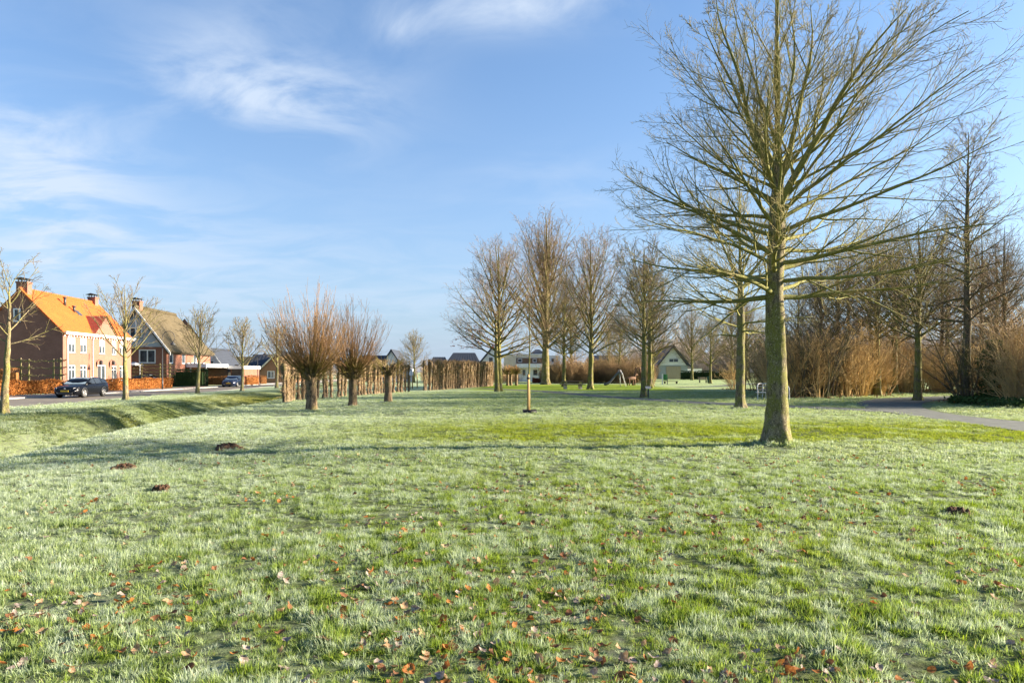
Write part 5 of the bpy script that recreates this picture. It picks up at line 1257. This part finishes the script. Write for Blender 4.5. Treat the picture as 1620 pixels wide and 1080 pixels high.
# pleached (espalier) garden trees
def pleached(px, d, h, arms, label, seed, dz, x1):
    rng = np.random.default_rng(seed); x = atd(px, d); r_ = thing('pleached_tree', label, 'tree', (x, d, -.08), 0, 'pleached garden trees on frames'); mb = MB()
    P, r = trunk_line(h, .085, rng, (0, 0), .01, 8, 1.2, .6); mb.tube(P, r, 8); mb.build('trunk', M_bark_st, r_)
    ap, ar = [], []
    for k in range(arms):
        z = h - .12 - k * dz
        for s in (-1, 1):
            n = 8; u = np.linspace(0, 1, n); q = np.stack([s * u * x1, rng.normal(0, .02, n), z - .10 * np.sin(u * 3.1) + .02 * rng.normal(size=n)], -1); ap.append(q); ar.append(np.linspace(.045, .025, n))
    C, CR = np.array(ap), np.array(ar); tw, twr = grow(C, CR, 9, rng, (.1, 1), (50, 90), .12, 0, .12, .1, 4, .5, .012)
    obj('crown', tube_mesh('pleached_crown', [(C, CR, 6, 0), (tw, twr, 3, 0)], [M_bark_st]), r_)
for i, (px, lb) in enumerate(((33, 'leftmost pleached tree in front of the brick gable'), (46, 'second pleached tree in front of the brick gable'), (85, 'third pleached tree in front of the brick gable'), (96, 'rightmost pleached tree in front of the brick gable'))):
    pleached(px, 59.5, 2.9 if i % 3 else 3.0, 4, lb, 300 + i, .62, (1.0, 1.1, 1.1, .5)[i])
for i, (px, lb) in enumerate(((224, 'pleached tree nearest the gazebo'), (253, 'pleached tree just left of the lamp post'), (268.5, 'pleached tree just right of the lamp post'))):
    pleached(px, 78.5, 2.75, 4, lb, 310 + i, .40, (1.5, .7, .7)[i])

# ------------------------------------------------------------------ street lamps
def lamp(px, d, h, label, flip=1):
    x = atd(px, d); r_ = thing('street_lamp', label, 'lamp post', (x, d, -.07), 0, 'curved-neck street lamps'); mb = MB()
    mb.tube([(0, 0, 0), (0, 0, .9), (0, 0, .92), (0, 0, h - 1.25)], [.085, .08, .055, .042], 10); mb.build('pole', M_metal_dk, r_)
    a = np.linspace(0, 1, 16); th = np.pi - a * 1.25 * np.pi; R_ = .62
    pts = [(0, 0, h - 1.27)] + [(flip * (R_ + R_ * math.cos(t)), 0, h - .62 + R_ * math.sin(t)) for t in th]
    mb = MB(); mb.tube(pts, .032, 8); nk = mb.build('neck', M_metal_dk, r_); e = pts[-1]
    mb = MB(); mb.tube([(e[0], 0, e[2] + .04), (e[0], 0, e[2] - .12), (e[0], 0, e[2] - .26), (e[0], 0, e[2] - .34)], [.05, .10, .27, .29], 14); hd = mb.build('lamp_shade', M_metal_dk, nk)
lamp(257, 69.5, 5.9, 'black curved-neck street lamp in front of the thatched house'); lamp(407.5, 96, 5.6, 'black curved-neck street lamp near the brick gabled house')

# ------------------------------------------------------------------ cars
M_blackcar = mat('black_car_paint', (.005, .006, .009), (.004, .0045, .006), 2, .25, .22); M_bluecar = mat('blue_car_paint', (.012, .022, .055), (.009, .015, .038), 2, .30, .25)
M_tyre = mat('tyre', (.02, .02, .02), (.015, .015, .015), 9, .85); M_rim = mat('alloy_rim', (.42, .42, .42), (.30, .30, .30), 6, .4, .5, .7)
M_frostglass = mat('frosted_windscreen', (.30, .38, .42), (.20, .27, .31), 5, .35, .5); M_carglass = glass_mat('car_glass', (.025, .03, .035)); M_lampglass = mat('headlight_glass', (.55, .56, .58), (.40, .41, .43), 9, .2, .6)
M_plate = mat('yellow_plate', (.62, .42, .04), (.55, .37, .04), 5, .5); M_tail = mat('red_tail_light', (.30, .012, .012), (.22, .01, .01), 5, .3, .5); M_chrome = mat('chrome', (.62, .62, .62), (.5, .5, .5), 6, .2, .6, .9)
def loft(mb, secs, close=True):
    n = len(secs[0]); V = [p for s in secs for p in s]; Fc = []
    for k in range(len(secs) - 1):
        for i in range(n - 1): Fc.append((k * n + i, k * n + i + 1, (k + 1) * n + i + 1, (k + 1) * n + i))
    if close: Fc.append(tuple(range(n - 1, -1, -1))); Fc.append(tuple((len(secs) - 1) * n + i for i in range(n)))
    mb.add(V, Fc, True)
def car(name, label, loc, rz, paint, scale=1.0, wagon=True):
    """front points to local -y"""
    r_ = thing(name, label, 'car', loc, rz, None); r_.scale = (scale,) * 3
    st = [(-2.30, .60, .32, .60), (-2.24, .72, .24, .68), (-2.05, .83, .20, .76), (-1.6, .88, .18, .85), (-1.10, .895, .18, .93), (-.5, .90, .18, .96), (.6, .90, .18, .985), (1.5, .89, .19, 1.0), (2.0, .86, .22, 1.0), (2.22, .80, .28, .97), (2.32, .70, .36, .86)]
    mb = MB(); secs = []
    for y, w, zb, zt in st:
        half = [(w * .80, zb), (w * .97, zb + .10), (w, zb + (zt - zb) * .45), (w * .985, zb + (zt - zb) * .72), (w * .93, zt - .03), (w * .78, zt + .012), (w * .35, zt + .035)]
        secs.append([(x, y, z) for x, z in half] + [(-x, y, z) for x, z in reversed(half)])
    secs2 = [s + [s[0]] for s in secs]; loft(mb, secs2); body = mb.build('body', paint, r_)
    # greenhouse
    gs = [(-1.12, .80, .93, .94), (-.45, .82, .96, 1.33), (-.1, .83, .97, 1.425), (.8, .83, .98, 1.445), (1.55, .82, .99, 1.40), (1.95, .80, .995, 1.30), (2.22, .74, .98, 1.02)] if wagon else [(-1.12, .80, .93, .94), (-.45, .82, .96, 1.33), (-.1, .83, .97, 1.43), (.8, .83, .98, 1.44), (1.35, .82, .99, 1.36), (1.7, .80, .995, 1.25), (2.1, .74, .98, 1.0)]
    mb = MB(); secs = []
    for y, w, zb, zt in gs:
        t = (zt - zb) / .47; half = [(w, zb - .03), (w * (1 - .10 * t), zb + (zt - zb) * .45), (w * (1 - .24 * t), zt - .06 * t), (w * (1 - .34 * t), zt - .012), (w * .25, zt)]
        secs.append([(x, y, z) for x, z in half] + [(-x, y, z) for x, z in reversed(half)])
    loft(mb, secs, True); mb.build('roof', paint, r_)
    def quad(nm, pts, m, par=None): mb = MB(); n = len(pts); mb.add(pts, [tuple(range(n))]); return mb.build(nm, m, par or r_)
    quad('windscreen', [(-.74, -1.06, .985), (.74, -1.06, .985), (.60, -.20, 1.425), (-.60, -.20, 1.425)], M_frostglass)
    for s in (-1, 1):
        fx = lambda w, t: s * (w * (1 - .24 * t) + .022)
        quad('side_window', [(s * .835, -.78, 1.0), (s * .845, .18, 1.0), (s * .685, .14, 1.375), (s * .70, -.22, 1.345)], M_carglass)
        quad('side_window', [(s * .845, .25, 1.0), (s * .845, 1.15, 1.015), (s * .685, 1.05, 1.365), (s * .685, .21, 1.378)], M_carglass)
        quad('side_window', [(s * .842, 1.22, 1.02), (s * .82, 1.80, 1.06), (s * .70, 1.62, 1.30), (s * .685, 1.12, 1.36)], M_carglass)
        for y in (-1.42, 1.32):
            wl = thing_part('wheel', r_, (s * .80, y, .325)); 
            mb = MB(); a = np.linspace(0, 1, 5); mb.tube([(s * -.10, 0, 0), (s * -.07, 0, 0), (s * .07, 0, 0), (s * .105, 0, 0)], [.30, .325, .325, .29], 24); mb.build('tyre', M_tyre, wl)
            mb = MB(); mb.tube([(s * .095, 0, 0), (s * .113, 0, 0)], [.225, .215], 20); mb.build('rim_back', M_metal_dk, wl)
            mb = MB()
            for k in range(5):
                t = k * 1.2566; c_, sn = math.cos(t), math.sin(t); mb.tube([(s * .118, .04 * c_, .04 * sn), (s * .120, .21 * c_, .21 * sn)], .024, 6)
            mb.tube([(s * .106, .225 * math.cos(t), .225 * math.sin(t)) for t in np.linspace(0, 6.283, 25)], .016, 6, False); mb.disc((s * .118, 0, 0), 'x', .055, .03, 12); mb.build('rim', M_rim, wl)
            mb = MB(); mb.tube([(s * .895, y + .375 * math.cos(t), .335 + .375 * math.sin(t)) for t in np.linspace(.0, math.pi, 15)], .03, 6); mb.build('wheel_arch', M_metal_dk, r_)
        mb = MB(); mb.add([(s * .56, -2.275, .66), (s * .80, -2.10, .70), (s * .83, -1.95, .735), (s * .58, -2.21, .725), (s * .56, -2.22, .66), (s * .78, -2.05, .70), (s * .80, -1.92, .735), (s * .58, -2.15, .725)], [(0, 1, 2, 3), (0, 4, 5, 1), (1, 5, 6, 2), (2, 6, 7, 3), (3, 7, 4, 0)]); mb.build('headlight', M_lampglass, r_)
        mb = MB(); mb.tube([(s * .46, -2.315, .34), (s * .70, -2.245, .52)], .018, 5); mb.build('bumper_trim', M_chrome, r_)
        mb = MB(); mb.box(s * .60 - .14, s * .60 + .14, 2.24, 2.31, .78, .92); mb.build('tail_light', M_tail, r_)
        mb = MB(); mb.box(*sorted((s * .88, s * 1.02)), -.86, -.70, .97, 1.09, .025); mb.build('wing_mirror', paint, r_)
        mb = MB(); mb.box(*sorted((s * .902, s * .918)), -.05, .10, .80, .825); mb.build('door_handle', paint, r_)
        mb = MB(); mb.tube([(s * .60, -.1, 1.43), (s * .60, .7, 1.455), (s * .585, 1.5, 1.42)], .014, 5); mb.build('roof_rail', M_chrome, r_)
    mb = MB(); mb.box(-.26, .26, -2.335, -2.312, .44, .55); mb.build('number_plate', M_plate, r_)
    mb = MB(); mb.box(-.52, .52, -2.312, -2.29, .28, .41); mb.build('lower_grille', M_metal_dk, r_); mb = MB(); mb.box(-.40, .40, -2.31, -2.285, .58, .64); mb.build('grille', M_metal_dk, r_)
    mb = MB(); mb.disc((0, -2.30, .665), 'y', .055, .02, 14); mb.build('badge', M_chrome, r_)
    return r_
def thing_part(name, parent, loc):
    o = bpy.data.objects.new(name, None); o.location = loc; o.empty_display_size = .1; return link(o, parent)
rz = math.atan2(1, -.09) - math.pi / 2
c1 = car('parked_car', 'black estate car parked by the beech hedge, front towards the camera', (atd(130, 50.2), 50.2, -.15), rz, M_blackcar, 1.0)
c2_ = car('parked_car', 'dark blue hatchback parked behind the fourth street tree', (atd(369, 84.5), 84.5, -.15), rz + .04, M_bluecar, .96, False)
c3 = car('parked_car', 'dark car parked under the carport behind the hedge', (atd(236, 83.5), 84.0, -.07), 1.35, M_blackcar, 1.0, True)

# ------------------------------------------------------------------ park furniture
M_stake = mat('peeled_stake', (.46, .31, .14), (.36, .23, .10), 6, .7, sc=(3, 3, .5)); M_rubber = mat('black_rubber', (.018, .018, .02), (.012, .012, .013), 6, .7); M_steel = mat('galvanised_steel', (.62, .62, .61), (.52, .52, .51), 5, .5, .4)
M_table_wood = mat('weathered_table_wood', (.11, .085, .06), (.07, .055, .04), 3, .85, sc=(.5, 6, 6)); M_conc = mat('pale_concrete', (.52, .47, .38), (.43, .39, .31), 5, .9)
M_play_wood = mat('robinia_wood', (.17, .09, .05), (.11, .06, .035), 4, .8); M_green = mat('green_paint', (.03, .22, .05), (.025, .17, .04), 4, .5); M_bin = mat('dark_green_bin', (.015, .07, .05), (.012, .055, .04), 4, .5); M_rope = mat('climbing_net', (.06, .05, .045), (.04, .035, .03), 9, .9)
x, y = at(838, 654)
ytr = np.random.default_rng(8); P, r = trunk_line(4.6, .042, ytr, (0, 0), .012, 14, 1.2, .25)
C, CR = limbs_from(P, r, ytr, 16, .52, .98, lambda q: .75 - .4 * q, lambda q: 48 + 25 * q, .5, 6, .05, .05, .005)
tw, twr = grow(C, CR, 4, ytr, (.2, .95), (25, 50), .5, .4, .06, .08, 4, .6, .004)
sap = thing('young_tree', 'thin newly planted sapling tied to a wooden stake', 'tree', (x, y, 0)); mb = MB(); mb.tube(P, r, 8); mb.build('trunk', M_bark_mid, sap); obj('crown', tube_mesh('sapling_crown', [(C, CR, 5, 0), (tw, twr, 3, 0)], [M_twig_mid]), sap)
s_ = thing('tree_stake', 'round wooden stake supporting the newly planted sapling', 'stake', (x - .06, y - .10, 0)); mb = MB(); mb.tube([(0, 0, -.2), (0, 0, 1.55), (0, 0, 1.60)], [.05, .048, .03], 12); mb.build('post', M_stake, s_); mb = MB(); mb.tube([(0, 0, 1.40), (0, 0, 1.48)], .06, 12); mb.tube([(0, 0, 1.44), (.06, .10, 1.45)], .025, 6); mb.build('strap', M_rubber, s_)
wr = thing('watering_ring', 'black rubber watering ring around the foot of the sapling', 'watering ring', (x, y, .0)); mb = MB(); n = 28
V = []; Fc = []
for i in range(n):
    a = i / n * 6.283; jz = .012 * math.sin(a * 3)
    for rr_, zz_ in ((.30, -.05), (.275, .16 + jz), (.265, .16 + jz), (.285, -.05)): V.append((rr_ * math.cos(a), rr_ * math.sin(a), zz_))
for i in range(n):
    j = (i + 1) % n
    for k in range(3): Fc.append((i * 4 + k, j * 4 + k, j * 4 + k + 1, i * 4 + k + 1))
mb.add(V, Fc, True); mb.build('rubber_wall', M_rubber, wr); mb = MB(); mb.tube([(.0, 0, .02), (0, 0, .04)], [.27, .24], 24); mb.build('soil', M_soil, wr)

def bench():
    x, y = at(1221, 632.5); r_ = thing('park_bench', 'curved grey tubular steel bench behind the big tree trunk', 'bench', (x, y, .0), -.08)
    for s in (-1, 1):
        mb = MB(); X = s * .92; pts = [(X, .28, 0), (X, -.30, 0), (X, -.33, .05), (X, -.33, .50), (X, -.28, .72), (X * .93, -.10, .90), (X * .78, .18, .98), (X * .6, .26, .98)]
        sp_ = spline(pts, 36); mb.tube(sp_, .028, 10); mb.build('end_frame', M_steel, r_)
        for q in (.35, .55): mb = MB(); mb.tube([(s * q, .0, .0), (s * q, .0, .44)], .024, 8); mb.build('leg', M_steel, r_)
    mb = MB(); mb.tube([(-.6, .26, .98), (.6, .26, .98)], .028, 10); mb.build('top_rail', M_steel, r_)
    for k in range(5): mb = MB(); mb.box(-.90, .90, -.26 + k * .105, -.18 + k * .105, .44, .475, .008); mb.build('seat_slat', M_steel, r_)
    for k in range(2): mb = MB(); mb.tube([(-.84, .26 + k * .01, .62 + k * .2), (.84, .26 + k * .01, .62 + k * .2)], .016, 6); mb.build('back_rail', M_steel, r_)
    mb = MB(); mb.tube([(-.45, .27, .44), (-.45, .285, .95)], .02, 8); mb.build('back_post', M_steel, r_); mb = MB(); mb.tube([(.45, .27, .44), (.45, .285, .95)], .02, 8); mb.build('back_post', M_steel, r_)
bench()
def picnic():
    x, y = at(906, 615); r_ = thing('picnic_table', 'concrete-legged picnic table with dark planks under the park trees', 'picnic table', (x, y, 0), .05)
    for k in range(5): mb = MB(); mb.box(-1.05, 1.05, -.40 + k * .165, -.25 + k * .165, .70, .80, .008); mb.build('table_plank', M_table_wood, r_)
    for s in (-1, 1):
        for k in range(2): mb = MB(); mb.box(-1.2, 1.2, *sorted((s * (.58 + k * .15), s * (.72 + k * .15))), .40, .48, .008); mb.build('seat_plank', M_table_wood, r_)
    for X in (-.75, .75):
        mb = MB(); w = .09
        mb.prism([(-.22, 0), (.22, 0), (.12, .30), (.10, .5), (.34, .72), (-.34, .72), (-.10, .5), (-.12, .30)], X - w, X + w, 'x'); mb.build('table_leg', M_conc, r_)
        for s in (-1, 1):
            mb = MB(); pr_ = [(s * .52, 0), (s * .86, 0), (s * .74, .2), (s * .86, .42), (s * .56, .42), (s * .62, .2)]; mb.prism(pr_ if s < 0 else pr_, X - w, X + w, 'x'); mb.build('seat_leg', M_conc, r_)
        mb = MB(); mb.box(X - .05, X + .05, -.6, .6, .22, .30); mb.build('cross_beam', M_conc, r_)
picnic()
def slide():
    d = 79; x = atd(980, d); r_ = thing('playground_slide', 'metal playground slide with ladder on the grass', 'slide', (x, d, 0)); mb = MB()
    sp_ = spline([(.05, 0, 1.50), (-.25, 0, 1.42), (-.75, 0, .85), (-1.15, 0, .40), (-1.5, 0, .22), (-1.75, 0, .20)], 22); W = .27; V = []; Fc = []
    prof = [(-W, .22), (-W, .02), (-W * .7, -.03), (W * .7, -.03), (W, .02), (W, .22), (W + .03, .22), (W + .03, -.04), (0, -.09), (-W - .03, -.04), (-W - .03, .22)]
    for q in sp_:
        for a, b in prof: V.append((q[0], q[1] + a, q[2] + b))
    n = len(prof)
    for i in range(len(sp_) - 1):
        for k in range(n): Fc.append((i * n + k, i * n + (k + 1) % n, (i + 1) * n + (k + 1) % n, (i + 1) * n + k))
    mb.add(V, Fc, True); mb.build('chute', M_lead, r_)
    for s in (-1, 1):
        mb = MB(); mb.tube([(.75, s * .26, 0), (.32, s * .26, 1.5), (.10, s * .26, 1.95), (-.08, s * .26, 1.9), (-.12, s * .26, 1.5)], .025, 8); mb.build('side_rail', M_steel, r_)
        mb = MB(); mb.tube([(.12, s * .26, 0), (.0, s * .26, 1.45)], .025, 8); mb.build('leg', M_steel, r_)
    for k in range(6): z = .22 + k * .22; mb = MB(); mb.tube([(.75 - .287 * z, -.26, z), (.75 - .287 * z, .26, z)], .02, 6); mb.build('rung', M_steel, r_)
    mb = MB(); mb.box(-.08, .34, -.26, .26, 1.42, 1.46); mb.build('platform', M_lead, r_)
slide()
def horse(px, d, label, s=1.0):
    x = atd(px, d); r_ = thing('play_animal', label, 'play equipment', (x, d, 0), .5); rng = np.random.default_rng(px); r_.scale = (s,) * 3
    mb = MB(); mb.tube([(-.75, 0, .72), (-.6, 0, .82), (0, 0, .86), (.45, 0, .90), (.62, 0, .98)], [.12, .22, .24, .22, .12], 12); mb.build('body', M_play_wood, r_)
    for X, Y in ((-.5, -.16), (-.5, .16), (.38, -.16), (.38, .16)): mb = MB(); mb.tube([(X, Y, .8), (X + .04, Y * 1.2, .4), (X, Y * 1.3, -.05)], [.10, .07, .06], 8); mb.build('leg', M_play_wood, r_)
    mb = MB(); mb.tube([(.45, 0, .92), (.62, 0, 1.22), (.70, 0, 1.42)], [.14, .10, .09], 8); mb.tube([(.62, 0, 1.44), (.80, 0, 1.40), (.98, 0, 1.30)], [.09, .10, .06], 8); mb.build('head', M_play_wood, r_)
horse(999, 85, 'brown wooden play animal right of the slide')
def climbing():
    d = 86; x = atd(1008, d); r_ = thing('climbing_frame', 'small wooden climbing frame with net left of the sign post trees', 'play equipment', (x, d, 0))
    for a, b in (((-.55, -.5), (-.1, 0)), ((-.55, .5), (-.1, 0)), ((.75, -.5), (.3, 0)), ((.75, .5), (.3, 0))): mb = MB(); mb.tube([(a[0], a[1], -.05), (b[0], b[1], 2.3)], .06, 8); mb.build('post', M_play_wood, r_)
    mb = MB(); mb.tube([(-.25, 0, 2.15), (.45, 0, 2.15)], .055, 8); mb.build('beam', M_play_wood, r_)
    mb = MB()
    for i in range(6): t = i / 5; mb.tube([(-.5 + t * 1.2, -.48, .15), (-.15 + t * .5, 0, 2.1)], .012, 4)
    for i in range(6): z = .3 + i * .3; t = z / 2.15; mb.tube([(-.52 + .38 * t, -.48 * (1 - t), z), (.72 - .38 * t, -.48 * (1 - t), z)], .012, 4)
    mb.build('net', M_rope, r_)
climbing()
def panel():
    d = 92; x = atd(1052, d); r_ = thing('play_board', 'green play panel between a white and a dark post', 'play equipment', (x, d, 0)); mb = MB(); mb.box(-.42, -.28, -.06, .06, -.05, 1.42, .01); mb.build('white_post', M_white, r_); mb = MB(); mb.box(.26, .36, -.05, .05, -.05, .75, .01); mb.build('dark_post', M_metal_dk, r_)
    mb = MB(); mb.box(-.20, .34, -.03, .03, .55, 1.38, .01); mb.build('panel', M_green, r_)
    for i in range(3): mb = MB(); mb.disc((.07, -.045, .72 + i * .25), 'y', .075, .03, 14); mb.build('knob', M_bin, r_)
    d = 98; q = thing('low_bench', 'low dark bench left of the green play panel', 'bench', (atd(1044, d), d, 0)); mb = MB(); mb.box(-1.2, 2.6, -.25, .25, .30, .38, .01); mb.build('seat', M_table_wood, q)
    for X in (-1.0, .7, 2.4): mb = MB(); mb.box(X - .08, X + .08, -.2, .2, 0, .30); mb.build('leg', M_dark_wood, q)
panel()
def sign():
    x, y = at(1025.5, 629.5); r_ = thing('sign_post', 'small dark post with tilted pale sign plate by the slim grey tree', 'sign', (x, y, 0)); mb = MB(); mb.box(-.045, .045, -.04, .04, -.05, .64, .006); mb.build('post', M_metal_dk, r_)
    mb = MB(); mb.add([(-.17, -.13, .60), (.17, -.13, .60), (.17, .13, .74), (-.17, .13, .74), (-.17, -.13, .625), (.17, -.13, .625), (.17, .13, .765), (-.17, .13, .765)], [(3, 2, 1, 0), (4, 5, 6, 7), (0, 1, 5, 4), (1, 2, 6, 5), (2, 3, 7, 6), (3, 0, 4, 7)]); mb.build('plate', M_conc, r_)
sign()
def bin_():
    d = 104; x = atd(1121.5, d); r_ = thing('litter_bin', 'dark green litter bin on the far lawn', 'bin', (x, d, 0)); mb = MB(); mb.tube([(0, 0, .0), (0, 0, .08), (0, 0, .85), (0, 0, .88)], [.19, .23, .25, .22], 16); mb.build('body', M_bin, r_)
    mb = MB(); mb.tube([(0, 0, .88), (0, 0, .93), (0, 0, 1.0)], [.27, .27, .10], 16); mb.build('lid', M_bin, r_)
    q = thing('park_bench', 'far wooden bench left of the green litter bin', 'bench', (atd(1112, 106), 106, 0)); 
    for k in range(3): mb = MB(); mb.box(-.7, .7, -.2 + k * .14, -.09 + k * .14, .42, .46); mb.build('seat_plank', M_wood_door, q)
    for X in (-.5, .5): mb = MB(); mb.box(X - .05, X + .05, -.18, .2, 0, .42); mb.build('leg', M_metal_dk, q)
    for k in range(2): mb = MB(); mb.box(-.7, .7, .24, .28, .58 + k * .16, .70 + k * .16); mb.build('back_plank', M_wood_door, q)
    for X in (-.5, .5): mb = MB(); mb.box(X - .03, X + .03, .20, .24, .42, .86); mb.build('back_post', M_metal_dk, q)
bin_()
for px, d in ((648.5, 66), (652.5, 68), (660, 72)):
    x = atd(px, d); q = thing('fence_post', {648.5: 'left', 652.5: 'middle', 660: 'right'}[px] + ' one of three short wooden posts in the gap of the willow hedge', 'post', (x, d, 0), 0, 'short posts in the hedge gap'); mb = MB(); mb.tube([(0, 0, -.1), (0, 0, 1.3), (0, 0, 1.36)], [.06, .06, .035], 8); mb.build('pole', M_stake, q)
